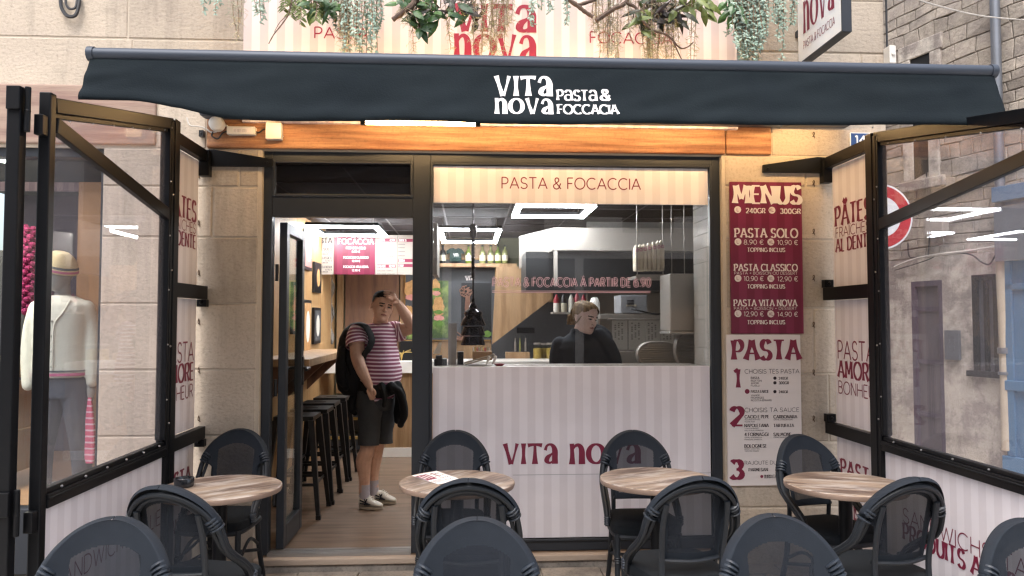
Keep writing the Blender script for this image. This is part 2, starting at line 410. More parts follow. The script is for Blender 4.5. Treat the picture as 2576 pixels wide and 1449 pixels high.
def ftext(b, s, xl, yt, xr, yb, Y, **kw):
    p0, p1, p2 = at(xl, yb, Y), at(xr, yb, Y), at(xl, yt, Y); text(b, s, p0, (1, 0, 0), p1.x - p0.x, p2.z - p0.z, **kw)
def xtext(b, s, xl, yt, xr, yb, X, **kw):
    p0, p1, p2 = atX(xl, yb, X), atX(xr, yb, X), atX(xl, yt, X); text(b, s, p0, (0, 1 if p1.y > p0.y else -1, 0), abs(p1.y - p0.y), p2.z - p0.z, **kw)
def disc(b, c, r, U, N, n=20, off=.001):
    U = Vector(U).normalized(); N = Vector(N); V = N.cross(U); c = Vector(c) + N * off
    b.face([c + U * (r*math.cos(2*math.pi*j/n)) + V * (r*math.sin(2*math.pi*j/n)) for j in range(n)])
# ================================================================ materials in use
mat('stone', 'b6a998', .9, var=.18, vs=3.2, bump=.5, bs=34, col2='9c9083', c2s=1.6, c2lo=.42, c2hi=.7, attr='tone', stretch=(1, 1, 1.7), speck=.18, streak=.25)
mat('mortar', 'bcb09f', .95, var=.12, bump=.4, bs=60)
mat('rubble', 'a69c90', .95, var=.22, vs=5, bump=1.0, bs=30, attr='tone', col2='8a817a', c2s=4, speck=.3, streak=.2)
mat('plaster', 'bfb7ac', .92, var=.18, vs=4, bump=1.0, bs=18, col2='938a84', c2s=1.9, c2lo=.47, c2hi=.56, speck=.25, streak=.35)
mat('beam_wood', 'ad7f59', .5, var=.3, vs=5, stretch=(.5, 3, 9), bump=.35, bs=30, col2='7c4c2c', c2s=2.2, c2lo=.4, c2hi=.62, speck=.2)
mat('old_beam', '9d8778', .8, var=.2, vs=4, stretch=(.4, 3, 6), bump=.3, bs=30, col2='846a60', c2s=2.5)
mat('paving', '8f8880', .9, var=.2, vs=3, bump=.5, bs=35, col2='6f6a66', c2s=4, speck=.3)
mat('frame_paint', '2c3036', .42, var=.06, bump=.04, bs=120, spec=.4)
mat('black_steel', '0d0e11', .42, var=.06, vs=9, spec=.22)
mat('awning_cloth', '1c2327', .88, var=.08, vs=5, bump=.25, bs=130, col2='181f24', c2s=1.4, spec=.12)
mat('bar_alu', '3c434e', .5, .3, var=.05)
mat('alu', 'a8a6a4', .35, .8, var=.08, bump=.05, bs=60)
mat('steel', 'a59d94', .42, .35, var=.08, vs=3, bump=.05, bs=30)
mat('burgundy', '7b1f3c', .5, var=.04); mat('cream', 'e4dbd6', .5, var=.03); mat('ink', '33262b', .55, var=.05)
mat('white_vinyl', 'ece6e4', .5, var=.03); mat('pink_vinyl', 'e3bcc9', .5, var=.03)
stripes('panel_stripes', 'dad4d8', 'e4dfe3', .105, 0, .42)
stripes('panel_stripes_y', 'dad4d8', 'e4dfe3', .105, 1, .42)
stripes('red_stripes', '6d1a38', '7a2344', .105, 0, .45)
mat('white_board', 'dcd5d2', .45, var=.04, vs=2)
glass('window_glass', (.9, .91, .92), 1.3, haze=.010)
glass('screen_glass', (.92, .92, .95), 1.0, haze=.04)
glass('transom_glass', (.5, .5, .52), 1.2); glass('door_glass', (.9, .93, .92), 1.1)
mat('pale_stone_step', 'a9998a', .7, var=.14, vs=6, bump=.2, bs=50, stretch=(.4, 1, 3))
lamp('warm_tube', (1, .62, .27), 29)
lamp('warm_strip', (1, .62, .28), 26)
lamp('cool_led', (.93, .97, 1), 23)
mat('grey_plastic', '9b9b9e', .5); mat('white_plastic', 'd8d4cc', .45); mat('black_plastic', '1b1b1d', .4)
mat('cable', '2a2a2c', .6); mat('cable_white', 'b9b3aa', .6)
mat('enamel_blue', '2f4a78', .3, var=.05); mat('zinc', '7b7f86', .45, .5, var=.1, vs=4)
mat('sign_red', 'b3252f', .4, var=.1); mat('sign_white', 'dfe2e2', .4, var=.05)
mat('blue_paint', '4f7393', .5, var=.1, vs=3)
mat('dark_room', '191a1c', .9); mat('rust', '5c4a3c', .8, .3)

# ================================================================ ground and facade
b = B(); b.face([(-60, -60, 0), (60, -60, 0), (60, 60, 0), (-60, 60, 0)]); struct(b, 'street_ground', mat('street_stone', 'c2bbb2', .9, var=.12, vs=.8, bump=.3, bs=20))
b = B()                                               # paving setts along the facade
for j in range(5):
    x = -6 + (j % 2) * .22
    while x < 9:
        L_ = .38 + rng.random() * .14; z = .012 + rng.random() * .006
        b.box(x + .004, x + L_ - .004, -.5 - j*.3 + .004, -.2 - j*.3 - .004, -.05, z); x += L_
for k in range(40): b.box(-6 + k*.38, -6 + k*.38 + .372, -.195, -.02, -.05, .016 + rng.random()*.004)
struct(b, 'pavement', 'paving', bevel=.006)

def X0(x, Y=0): return at(x, 805, Y).x
def Z0(y, x=1288, Y=0): return at(x, y, Y).z
shop = thing('shop_building', 'pale stone shop building with dark framed glass front and timber lintel', 'building', (X0(1288), .02, 0))
zl0, zl1 = Z0(384, 1250), Z0(384, 1250) + .40
xl_, xr_ = X0(652), X0(1822)
def ashlar(b, x0, x1, zs, y=0.0, lmin=.45, lmax=.95, seed=1, depth=.05, xbias=None):
    r = random.Random(seed)
    for z0, z1 in zip(zs, zs[1:]):
        x = x0 - r.random() * .4 if x1 - x0 > 1.2 else x0
        while x < x1 - .02:
            l = lmin + r.random() * (lmax - lmin); a, c = max(x, x0), min(x + l, x1)
            if x1 - c < .12: c = x1
            b.cv = .86 + r.random() * .26
            q = y - r.random() * .004; g, h = .004, .0065
            o = [b.P(p) for p in ((a+g, y+depth, z0+g), (c-g, y+depth, z0+g), (c-g, y+depth, z1-g), (a+g, y+depth, z1-g))]
            m = [b.P(p) for p in ((a+g, q+.006, z0+g), (c-g, q+.006, z0+g), (c-g, q+.006, z1-g), (a+g, q+.006, z1-g))]
            n = [b.P(p) for p in ((a+g+h, q, z0+g+h), (c-g-h, q, z0+g+h), (c-g-h, q, z1-g-h), (a+g+h, q, z1-g-h))]
            for i in range(4): b.fi((o[i], o[(i+1)%4], m[(i+1)%4], m[i])); b.fi((m[i], m[(i+1)%4], n[(i+1)%4], n[i]))
            b.fi(n); x = x + l if c < x1 else x1
ptop = [.0] + [Z0(y, 560) for y in (1262, 1096, 930, 764, 597, 470)] + [zl0]
b = B(); b.cv = 1.0
xs_l, xs_nb, xcorner = X0(250), X0(385), X0(2240)
ashlar(b, xs_l, xl_ - .012, ptop, seed=3)
ashlar(b, xr_ + .012, xcorner, [.0] + [Z0(y, 2020) for y in (1275, 1112, 940, 775, 603, 470)] + [zl0], seed=5)
ups = [zl0, zl0 + .40, Z0(222, 400), Z0(99, 400)]
while ups[-1] < 6.6: ups.append(ups[-1] + .36)
ashlar(b, xs_nb, X0(512), ups[:2], seed=8); ashlar(b, X0(1946), xcorner, ups[:2], seed=9)
ashlar(b, -6.5, xcorner, ups[1:], seed=11, lmin=.7, lmax=1.4)
wall_o = b.build('wall', 'stone', shop, attr='tone')
b = B(); b.cv = .95
b.box(xs_l + .003, xl_ - .012, .0045, .32, 0, zl0); b.box(xr_ + .012, xcorner - .003, .0045, .32, 0, zl0)
b.box(-6.5, xcorner - .003, .0045, .32, zl0, 6.6); b.box(xcorner - .3, xcorner - .004, .33, 9, 0, 6.6)
b.build('mortar_core', 'mortar', shop)
b = B(); b.box(X0(512) + .004, X0(1828), -.022, .02, zl0 + .004, zl1); b.box(X0(1828) + .006, X0(1945), -.02, .02, zl0 + .004, zl1)
b.build('lintel', 'beam_wood', shop, bevel=.012)
b = B(); b.box(-6.5, xs_nb - .004, -.015, .02, zl0 + .02, zl0 + .40); b.build('neighbour_lintel', 'old_beam', shop, bevel=.01)
# fill of render around the door frame
b = B(); b.box(xl_ - .02, xl_ + .004, .002, .2, .1, zl0); b.build('render_edge', 'mortar', shop); b = B(); b.box(xr_ - .004, xr_ + .02, .002, .2, .1, zl0); b.build('render_edge', 'mortar', shop)
# plinth and step
fz = .105
b = B(); b.box(xl_ - .01, xr_ + .01, -.022, .2, 0, fz - .045); b.build('plinth', 'paving', shop, bevel=.006)
b = B(); b.box(xl_ - .01, xr_ + .01, -.035, .2, fz - .043, fz - .004); b.build('step', 'pale_stone_step', shop, bevel=.006)

# shopfront frame, all on a plane a little behind the wall face
FY, FY1 = .045, .12
def fr(b, x0, y0, x1, y1, ya=FY, yb=FY1):
    p, q = at(x0, y1, ya), at(x1, y0, ya); b.box(p.x, q.x, ya, yb, p.z, q.z)
dx0, dx1 = at(681, 805, FY).x, at(1037, 805, FY).x
wx0, wx1 = at(1082, 805, FY).x, at(1793, 805, FY).x
zT, zB = at(1240, 386, FY).z, fz
b = B()
b.box(xl_ + .005, dx0, FY, FY1, zB, zT); b.box(dx1, wx0, FY, FY1, zB, zT); b.box(wx1, xr_ - .005, FY, FY1, zB, zT)
zh = at(1240, 410, FY).z; b.box(dx0, dx1, FY, FY1, zh, zT); b.box(wx0, wx1, FY, FY1, zh, zT)
zt0, zt1 = at(860, 545, FY).z, at(860, 495, FY).z; b.box(dx0, dx1, FY, FY1, zt0, zt1)
zs0, zs1 = zB, at(1440, 1360, FY).z; b.box(wx0, wx1, FY, FY1, zs0, zs1)
# inner beads
for (xa, xb, za, zb) in ((dx0, dx1, zt1, zh), (wx0, wx1, zs1, zh)):
    g = .016
    b.box(xa, xa+g, FY-.012, FY-.001, za, zb); b.box(xb-g, xb, FY-.012, FY-.001, za, zb); b.box(xa+g, xb-g, FY-.012, FY-.001, zb-g, zb); b.box(xa+g, xb-g, FY-.012, FY-.001, za, za+g)
b.build('window_frame', 'frame_paint', shop, bevel=.004)
b = B(); b.box(dx0, dx1, FY - .02, FY1 + .03, fz - .002, fz + .012); b.box(dx0, dx1, FY - .024, FY - .02, fz - .03, fz + .004)
for k in range(3): b.box(dx0, dx1, FY - .012 + k*.03, FY - .004 + k*.03, fz + .0122, fz + .016)
b.build('threshold', 'alu', shop)
b = B(); b.box(dx0 + .018, dx1 - .018, FY + .03, FY + .038, zt1 + .02, zh - .018); b.build('transom_pane', 'transom_glass', shop)
zban, zlow = at(1440, 511, FY).z, at(1440, 923, FY).z
b = B(); b.box(wx0 + .018, wx1 - .018, FY + .03, FY + .038, zlow + .004, zban - .004); b.build('window_pane', 'window_glass', shop)
b = B(); b.box(wx0 + .018, wx1 - .018, FY + .02, FY + .045, zban, zh - .018); ban = b.build('banner_panel', 'panel_stripes', shop)
b = B(); ftext(b, 'PASTA & FOCACCIA', 1262, 446, 1611, 474, FY + .02, wt=.05); b.build('lettering', 'burgundy', ban)
b = B(); b.box(wx0 + .018, wx1 - .018, FY + .02, FY + .06, zs1 + .016, zlow); low = b.build('lower_panel', 'panel_stripes', shop)
b = B(); ftext(b, 'vita', 1265, 1116, 1404, 1168, FY + .02, style='logo', track=.05); ftext(b, 'nova', 1431, 1116, 1613, 1168, FY + .02, style='logo', track=.05); b.build('lettering', 'burgundy', low)
b = B(); p, q = at(1290, 1195, FY + .02), at(1790, 1195, FY + .02); b.box(p.x, q.x, FY + .0185, FY + .0195, p.z - .0015, p.z + .0015); b.build('panel_seam', 'grey_plastic', low)
# vinyl letters on the window pane
b = B(); ftext(b, 'PASTA & FOCACCIA À PARTIR DE 6.90', 1240, 699, 1636, 720, FY + .03, wt=.09, track=.22, outline=.0017)
p, q = at(1238, 736, FY + .03), at(1636, 732, FY + .03)
b.box(p.x, q.x, FY + .028, FY + .0295, p.z, p.z + .0035); b.box(p.x, q.x, FY + .028, FY + .0295, p.z + .009, p.z + .0125)
wl = b.build('window_lettering', 'pink_vinyl', shop)
# open door leaf, hinged at the left jamb and swung inwards
hx = dx0 + .03; fe = atX(752, 1310, hx + .03)
dl = fe.y if 0.6 < fe.y < 1.1 else .95
dtop = zt0 - .03
b = B(); fw = .07
b.box(hx, hx + .05, FY + .08, FY + .08 + fw, fz + .015, dtop); b.box(hx, hx + .05, dl - fw, dl, fz + .015, dtop)
b.box(hx, hx + .05, FY + .08 + fw, dl - fw, fz + .015, fz + .015 + .14); b.box(hx, hx + .05, FY + .08 + fw, dl - fw, dtop - fw, dtop)
door = b.build('door', 'frame_paint', shop, bevel=.004)
b = B(); b.box(hx + .02, hx + .028, FY + .08 + fw, dl - fw, fz + .155, dtop - fw); b.build('glass_pane', 'door_glass', door)
b = B(); hz = atX(742, 938, hx + .05).z
b.box(hx + .05, hx + .058, dl - .055, dl - .015, hz - .1, hz + .1); b.tube([(hx + .055, dl - .035, hz + .02), (hx + .10, dl - .035, hz + .02), (hx + .105, dl - .06, hz + .02), (hx + .105, dl - .17, hz + .015)], .011)
b.tube([(hx - .005, dl - .035, hz + .02), (hx - .055, dl - .035, hz + .02), (hx - .06, dl - .16, hz + .015)], .011); b.build('handle', 'black_plastic', door, smooth=True)
b = B()
for k in (.3, 1.0, 1.75): b.tube([(hx - .012, FY + .07, fz + k), (hx - .012, FY + .07, fz + k + .11)], .011)
b.build('hinges', 'black_plastic', door, smooth=True)

# ---------------------------------------------------------------- sign panel above, with its strip of light
p, q = at(611, 160, -.05), at(1855, 0, -.05)
sg = thing('fascia_sign', 'wide pale striped fascia sign with burgundy lettering above the awning', 'sign', (p.x, -.05, 2.9))
b = B(); b.box(p.x, at(1855, 160, -.05).x, -.05, -.004, 2.86, 4.2); b.build('panel', stripes('fascia_stripes', 'c9bab8', 'd9cecb', .105, 0, .45), sg, bevel=.003)
b = B(); ftext(b, 'nova', 1139, 84, 1350, 152, -.05, style='logo', track=.05); ftext(b, 'vita', 1139, 8, 1350, 78, -.05, style='logo', track=.05)
ftext(b, 'PASTA', 791, 68, 925, 96, -.05, wt=.055); ftext(b, 'FOCACCIA', 1484, 80, 1690, 108, -.05, wt=.055); b.build('lettering', mat('sign_burgundy', '96243a', .45), sg)
b = B(); b.box(p.x + .1, q.x - .1, -.33, -.315, 3.06, 3.075)
single(b, 'light_strip', 'warm_strip', 'long warm light strip lying on the awning below the fascia sign', 'light strip')

# ---------------------------------------------------------------- awning
AY = -1.42
pl, pr = at(232, 136, AY), at(2495, 180, AY); az = (pl.z + pr.z) / 2; ax0, ax1 = pl.x, pr.x
aw = thing('awning', 'dark blue grey cloth awning with white lettering over the terrace', 'awning', ((ax0 + ax1) / 2, -.1, az))
b = B(); b.tube([(ax0 - .01, AY, az), (ax1 + .01, AY, az)], .029, 14); b.box(ax0, ax1, AY - .012, AY + .03, az - .04, az - .022)
b.tube([(ax0 - .016, AY, az), (ax0 + .012, AY, az)], .034, 14); b.tube([(ax1 - .012, AY, az), (ax1 + .016, AY, az)], .034, 14); b.build('front_bar', 'bar_alu', aw, smooth=True)
rows = []; NX = 180
zb0 = at(1288, 315, AY - .04).z
def hem(x):
    u = (x - ax0) / (ax1 - ax0); z = zb0 + .004 * math.sin(u * 23)
    zc = at(225, 262, AY).z; zr_ = at(2515, 318, AY).z
    if u < .16: t = max(0, (u - .05) / .11); t = t*t*(3-2*t); z = zc * (1 - t) + z * t
    z += (zr_ - zb0) * max(0, u - .5) * 2 * .6
    return z
def val_pt(x, t):
    u = (x - ax0) / (ax1 - ax0); z1 = az - .026; z0 = hem(x)
    amp = .012 * t
    y = AY - .014 - .055 * t + amp * (math.sin(x*7.1) * .6 + math.sin(x*13.7 + 1) * .4) * (1 - .5*t)
    y += .010 * min(1, t*5) * (mnoise.noise(Vector((x * 2.6, t * 1.5, 3))) + .8 * mnoise.noise(Vector((x * 6.5 + t*2, t * 3.5, 9))))
    y += -.012 * math.exp(-((t - .9) / .12) ** 2)
    fl = (2*u - 1) * .02 * t if u > .9 or u < .1 else 0
    return Vector((x + fl, y, z1 + (z0 - z1) * t))
for i in range(15):
    rows.append([val_pt(ax0 + (ax1 - ax0) * k / NX, i / 14) for k in range(NX + 1)])
b = B(); b.grid(rows); vo = b.build('valance', 'awning_cloth', aw, smooth=True, sharp=80)
so_ = vo.modifiers.new('thick', 'SOLIDIFY'); so_.thickness = .0025; so_.offset = 1
for xs_ in (.17, .34, .5, .67, .83):
    b = B(); x_ = ax0 + (ax1 - ax0) * xs_; b.tube([val_pt(x_, k/12) + Vector((0, -.0015, 0)) for k in range(13)], .0013, 5); b.build('seam', 'awning_cloth', vo)
b = B(); b.tube([val_pt(ax0 + (ax1 - ax0) * k / 120, .93) + Vector((0, -.0012, 0)) for k in range(121)], .0012, 4); b.build('hem_stitch', 'awning_cloth', vo)
b = B()
def awtext(s, xl, yt, xr, yb, **kw):
    c = B(); ftext(c, s, xl, yt, xr, yb, AY - .04, **kw); f0 = len(b.f)
    for f in c.f:
        pts = []
        for i in f:
            v = c.v[i]; t = (az - .026 - v.z) / (az - .026 - hem(v.x)); q_ = val_pt(v.x, t); pts.append(Vector((v.x, q_.y - .004 + (v.y - (AY - .0415)), v.z)))
        b.face(pts)
    b.txt.append((f0, len(b.f)))
awtext('vita', 1243, 187, 1391, 241, style='logo', track=.05); awtext('nova', 1243, 247, 1391, 290, style='logo', track=.05)
awtext('PaSTa', 1402, 226, 1502, 253, style='bold', track=.12); awtext('&', 1511, 226, 1534, 253, style='bold'); awtext('FOCCACIA', 1402, 265, 1552, 290, style='bold', track=.12)
b.build('lettering', 'white_vinyl', vo)
b = B(); rows = []
for i in range(9):
    t = i / 8; rows.append([(ax0 + .02 + (ax1 - ax0 - .04) * k / 24, AY + .02 + (1.30) * t, az + .015 + .12 * t - .02 * math.sin(math.pi * t)) for k in range(25)])
b.grid(rows); cv = b.build('canopy', 'awning_cloth', aw, smooth=True); m_ = cv.modifiers.new('thick', 'SOLIDIFY'); m_.thickness = .002
b = B(); b.box(ax0 + .02, ax1 - .02, -.14, -.03, az + .07, az + .19); b.build('cassette', 'bar_alu', aw, bevel=.02)
for s_, e_ in ((ax0 + .5, ax0 + 1.3), (ax1 - .5, ax1 - 1.3)):
    b = B(); b.tube([(s_, AY + .04, az - .0), (e_, AY + .75, az + .03)], .025); b.tube([(e_, AY + .75, az + .03), (s_, -.1, az + .08)], .03); b.build('folding_arm', 'bar_alu', aw, smooth=True)
# tubes of light under the awning
tub = []
for k, (xa, ya, xb, yb, Y) in enumerate(((920, 304, 1196, 313, -.32), (1230, 306, 1560, 308, -.32), (1620, 306, 2140, 310, -.32), (640, 298, 880, 302, -.32))):
    a_, c_ = at(xa, ya, Y), at(xb, yb, Y); z_ = (at(1060, 310.5, Y).z if k == 0 else at(1300, 290, Y).z)
    t_ = thing('tube_light', ['thin warm lit tube light showing below the awning hem', 'warm lit tube light hidden behind the awning lettering', 'warm lit tube light towards the house number end', 'warm lit tube light near the junction boxes'][k], 'light', (a_.x, Y, z_), 'tube lights under the awning')
    b = B(); b.tube([(a_.x, Y, z_), (c_.x, Y, z_)], .012, 10); b.build('tube', 'warm_tube', t_, smooth=True)
    b = B(); b.box(a_.x - .03, a_.x, Y - .014, Y + .014, z_ - .014, z_ + .014); b.box(c_.x, c_.x + .03, Y - .014, Y + .014, z_ - .014, z_ + .014); b.box(a_.x - .03, c_.x + .03, Y - .008, Y + .008, z_ + .014, z_ + .026)
    b.build('end_caps', 'black_plastic', t_)

# ---------------------------------------------------------------- glass wind screens at both sides of the terrace
XL, XR = X0(514), X0(2077)
def screen(X, s, Yf, Yn, ztf, ztn, zr, zbf, label, wide):
    """s = +1 when the inner face looks towards +X"""
    t = thing('wind_screen', label, 'screen', (X, Yf, 0), 'glass wind screens')
    h = .03
    b = B(); b.box(X - .035, X + .035, Yf - .075, Yf - .005, 0.02, ztf); b.box(X - .03, X + .03, Yf - .11, Yf - .077, 0.03, ztf - .02)
    b.box(X - .028, X + .028, Yf - .13, Yf - .112, zr + .03, ztf - .05); b.build('post', 'black_steel', t, bevel=.004)
    b = B(); b.box(X - .022, X + .024, Yn - .045, Yn, 0.02, ztn + .03); b.build('post', 'black_steel', t, bevel=.005)
    b = B(); b.bar((X, Yf - .08, ztf - .03), (X, Yn, ztn - .012), .05, .06); b.bar((X, Yf - .11, ztf - .075), (X, Yn, ztn - .055), .026, .022); b.build('top_rail', 'black_steel', t, bevel=.003)
    b = B(); b.box(X - .03, X + .03, Yn, Yf - .11, zr - .055, zr); b.box(X - .018, X + .018, Yn, Yf - .11, zr + .001, zr + .022); b.box(X - .034, X + .034, Yn, Yf - .112, zr - .022, zr - .012)
    b.build('middle_rail', 'black_steel', t, bevel=.003)
    b = B(); b.box(X - .028, X + .028, Yn, Yf - .11, .06, .11); b.build('bottom_rail', 'black_steel', t)
    b = B(); b.bar((X + s*.012, Yn + .01, ztn - .09), (X + s*.012, Yf - .12, zbf), .03, .065); b.build('brace', 'black_steel', t, bevel=.003)
    b = B(); i = [b.P(p) for p in ((X-.003, Yn, zr+.02), (X-.003, Yf-.11, zr+.02), (X-.003, Yf-.11, ztf-.08), (X-.003, Yn, ztn-.06))]; j = [b.P(Vector(b.v[k]) + Vector((.006, 0, 0))) for k in i]
    b.fi(i); b.fi(j[::-1])
    for k in range(4): b.fi((i[k], j[k], j[(k+1)%4], i[(k+1)%4]))
    b.build('glass_pane', 'screen_glass', t)
    b = B(); b.box(X - .006, X + .006, Yn, Yf - .11, .11, zr - .055); pn = b.build('lower_panel', 'panel_stripes_y', t)
    b = B()
    for k in range(6):
        u = (k + .5) / 6; b.ell((X + s*.03, Yn + (Yf - .11 - Yn) * u, zr + .012), .006, 6, 4); b.ell((X + s*.026, Yn + (Yf - .11 - Yn) * u, ztf + (ztn - ztf) * (1-u) - .075), .005, 6, 4)
        b.ell((X + s*.036, Yf - .1, zr - .3 + k * .42), .0055, 6, 4); b.ell((X + s*.03, Yf - .12, zr + .25 + k * .3), .005, 6, 4)
    b.build('screws', 'alu', t, smooth=True)
    return t, pn
fl_ = atX(437, 305, XL); nl_ = atX(118, 1240, XL + .024); zr = (atX(115, 1243, XL).z + atX(400, 1120, XL).z) / 2
ztn_ = atX(100, 243, XL).z
wsL, pnL = screen(XL, 1, fl_.y + .02, nl_.y, fl_.z, ztn_, zr, atX(405, 535, XL).z + .0, 'open glass wind screen beside the clothes shop window, striped lower panel', 0)
fr_ = atX(2192, 340, XR); nr_y = fr_.y - 1.62
wsR, pnR = screen(XR, -1, fr_.y + .02, nr_y, fr_.z, fr_.z - .27, zr, atX(2240, 560, XR).z, 'open glass wind screen beside the alley, with burgundy lettering low on its panel', 0)
# lettering of the lower panels
b = B(); xtext(b, 'SANDWICHS ITALIENS', 2262, 1293, 2720, 1340, XR - .006, wt=.04) if 0 else None
p = atX(2262, 1330, XR - .006)
text(b, 'SANDWICHS ITALIENS', (XR - .006, atX(2275, 1300, XR).y, atX(2360, 1352, XR).z), (0, -1, 0), 1.22, .078, wt=.04)
text(b, 'PRODUITS ARTISANAUX', (XR - .006, atX(2275, 1300, XR).y, atX(2360, 1397, XR).z), (0, -1, 0), 1.22, .085, style='bold'); b.build('lettering', 'burgundy', pnR)
b = B(); text(b, 'SANDWICHS ITALIENS', (XL + .006, nl_.y + .1, atX(170, 1468, XL).z), (0, 1, 0), 1.2, .078, wt=.04); b.build('lettering', 'burgundy', pnL)
# second gate folded in front of the left screen, hinged to it
pgx = at(26, 805, nl_.y - .12).x
gt = thing('gate_post', 'black square steel gate post with hinge blocks nearest the camera', 'post', (pgx, nl_.y - .12, 0))
b = B(); b.box(pgx - .025, pgx + .025, nl_.y - .14, nl_.y - .09, .01, ztn_ + .025); b.build('post', 'black_steel', gt, bevel=.005)
for z_ in (ztn_ - .02, at(60, 1262, nl_.y - .12).z):
    b = B(); b.box(pgx - .02, pgx + .03, nl_.y - .155, nl_.y - .14, z_ - .05, z_ + .04); b.tube([(pgx + .042, nl_.y - .12, z_ + .045), (pgx + .042, nl_.y - .12, z_ - .13)], .012)
    b.tube([(pgx + .042, nl_.y - .12, z_ - .045), (pgx + .042, nl_.y - .12, z_ - .053)], .0132); b.box(pgx + .046, XL + .018, nl_.y - .085, nl_.y - .047, z_ - .13, z_ - .05); b.build('hinge', 'black_steel', gt, bevel=.003)
# fixed banners between the screens and the wall
LENG = None
def banner(X, s, Yf, label):
    t = thing('side_banner', label, 'banner', (X, -.1, 0), 'fixed striped banners beside the screens')
    zs = [.08, zr - .06, zr + .02, Z0(752, 500, -.2), Z0(716, 500, -.2), 2.6]
    Xp = X - s * .03
    for za, zb in ((zs[0], zs[1]), (zs[2], zs[3]), (zs[4], zs[5])):
        b = B(); b.box(Xp - .004, Xp + .004, Yf - .02, -.075, za, zb); b.build('panel', 'panel_stripes_y', t)
    b = B(); U = (0, s, 0); xx = Xp + s * .004
    def put(tx, z0, h, ln, st, e):    # e = inset from the wall end
        if s > 0: O = (xx, -.075 - e - ln, z0)
        else: O = (xx, -.075 - e, z0)
        text(b, tx, O, U, ln, h, style=st, wt=.045 if st == 'thin' else None)
    z = lambda y: atX(2140, y, XR).z
    put('PÂTES', z(558), .125, .43, 'bold', .035); put('FRAÎCHES', z(588), .062, .42, 'thin', .035); put('AL DENTE', z(626), .082, .44, 'bold', .035)
    put('PASTA', z(906), .115, .44, 'thin', .035); put('AMORE', z(954), .105, .44, 'bold', .035); put('BONHEUR', z(996), .078, .5, 'thin', .035)
    put('PASTA', z(1203), .09, .44, 'bold', .05); put('ARTISANALES', z(1308), .08, .5, 'bold', .05)
    b.build('lettering', 'burgundy', t)
    for k, (za, zb) in enumerate(((zs[1], zs[2]), (zs[3], zs[4]), (zs[5], zs[5] + .075))):
        b = B(); b.box(X - .022, X + .022, Yf - .02, -.012, za + .002, zb - .002)
        if k < 2: b.box(X - .03*1, X + .03, -.06, -.012, (za - .045) if s > 0 else zb - .002, za if s > 0 else zb + .05); b.ell((X, -.062, (za - .02) if s > 0 else zb + .025), .012, 8, 5)
        else:
            b.box(X - .03, X + .035, -.07, -.01, za - .09, zb)
            x2 = X + s * .42; b.prism([(X, -.03, zb + .01), (X + s*.05, -.03, zb + .012), (x2, -.03, za + .03), (x2, -.03, za - .02), (X, -.03, za - .02)], (0, .024, 0)); b.ell((x2 - s*.03, -.033, za + .005), .008, 8, 5)
        b.build('tie_bar', 'black_steel', t, bevel=.002)
    return t
banner(XL, 1, fl_.y, 'narrow striped banner with burgundy words, on the clothes shop side of the door')
banner(XR, -1, fr_.y, 'narrow striped banner with burgundy words, on the menu board side by the alley')

# ---------------------------------------------------------------- menu boards on the right pier
MY = -.02
def m1(x, y): return 1797.8 + x * .2779, 442.7 + y * .2779
def m2(x, y): return 1797.8 + x * .2779, 831.8 + y * .2779
def mt(b, mm, s, x0, y0, x1, y1, **kw):
    a, c = mm(x0, y0), mm(x1, y1); ftext(b, s, a[0], a[1], c[0], c[1], MY, **kw)
def md(b, mm, x, y, r, off=.001):
    a = mm(x, y); disc(b, at(a[0], a[1], MY), r * .2779 * .00262, (1, 0, 0), (0, -1, 0), off=off)
c0, c1, c2 = at(1836, 457, MY), at(2022, 840, MY), at(2019, 1220, MY)
t1 = thing('menu_board', 'tall burgundy menu board with white prices on the stone pier', 'menu board', (c0.x, MY, c1.z))
b = B(); b.box(c0.x, c1.x, MY, -.004, c1.z + .002, c0.z); b.build('panel', 'red_stripes', t1)
b = B(); BD = dict(style='bold')
mt(b, m1, 'MENUS', 180, 88, 778, 245, wt=.16, **BD); mt(b, m1, '240GR', 284, 292, 456, 335, **BD); mt(b, m1, '300GR', 594, 297, 776, 340, **BD)
for (nm, ny, nh, xl, xr, sub, py, p1, p2, ty) in (('PASTA SOLO', 475, 80, 184, 750, None, 578, '8,90 €', '10,90 €', 650), ('PASTA CLASSICO', 798, 60, 178, 748, 'PASTA + BOISSON OU DESSERT', 908, '10,90 €', '12,90 €', 982), ('PASTA VITA NOVA', 1120, 58, 175, 744, 'PASTA + BOISSON + DESSERT', 1228, '12,90 €', '14,90 €', 1306)):
    mt(b, m1, nm, xl, ny, xr, ny + nh, **BD)
    if sub: mt(b, m1, sub, xl, ny + nh + 8, xr, ny + nh + 33, wt=.055)
    mt(b, m1, p1, 264, py, 442, py + 41, wt=.06); mt(b, m1, p2, 568, py + 3, 752, py + 44, wt=.06); mt(b, m1, 'TOPPING INCLUS', 296, ty, 635, ty + 35, **BD)
    md(b, m1, 211, py + 18, 32); md(b, m1, 508, py + 20, 32)
md(b, m1, 208, 305, 32); md(b, m1, 518, 310, 32); b.build('lettering', 'cream', t1)
b = B()
for y in (305, 596, 926, 1246): mt(b, m1, 'L', 199, y - 15, 217, y + 14, wt=.06, off=.003); mt(b, m1, 'XL', 488, y - 12, 532, y + 17, wt=.06, off=.003)
b.build('size_letters', 'burgundy', t1)
t2 = thing('menu_board', 'tall white menu board numbered one to three, below the burgundy board', 'menu board', (c0.x, MY, c2.z))
b = B(); b.box(at(1832, 1220, MY).x, c2.x, MY, -.004, c2.z, c1.z - .004); b.build('panel', 'white_board', t2)
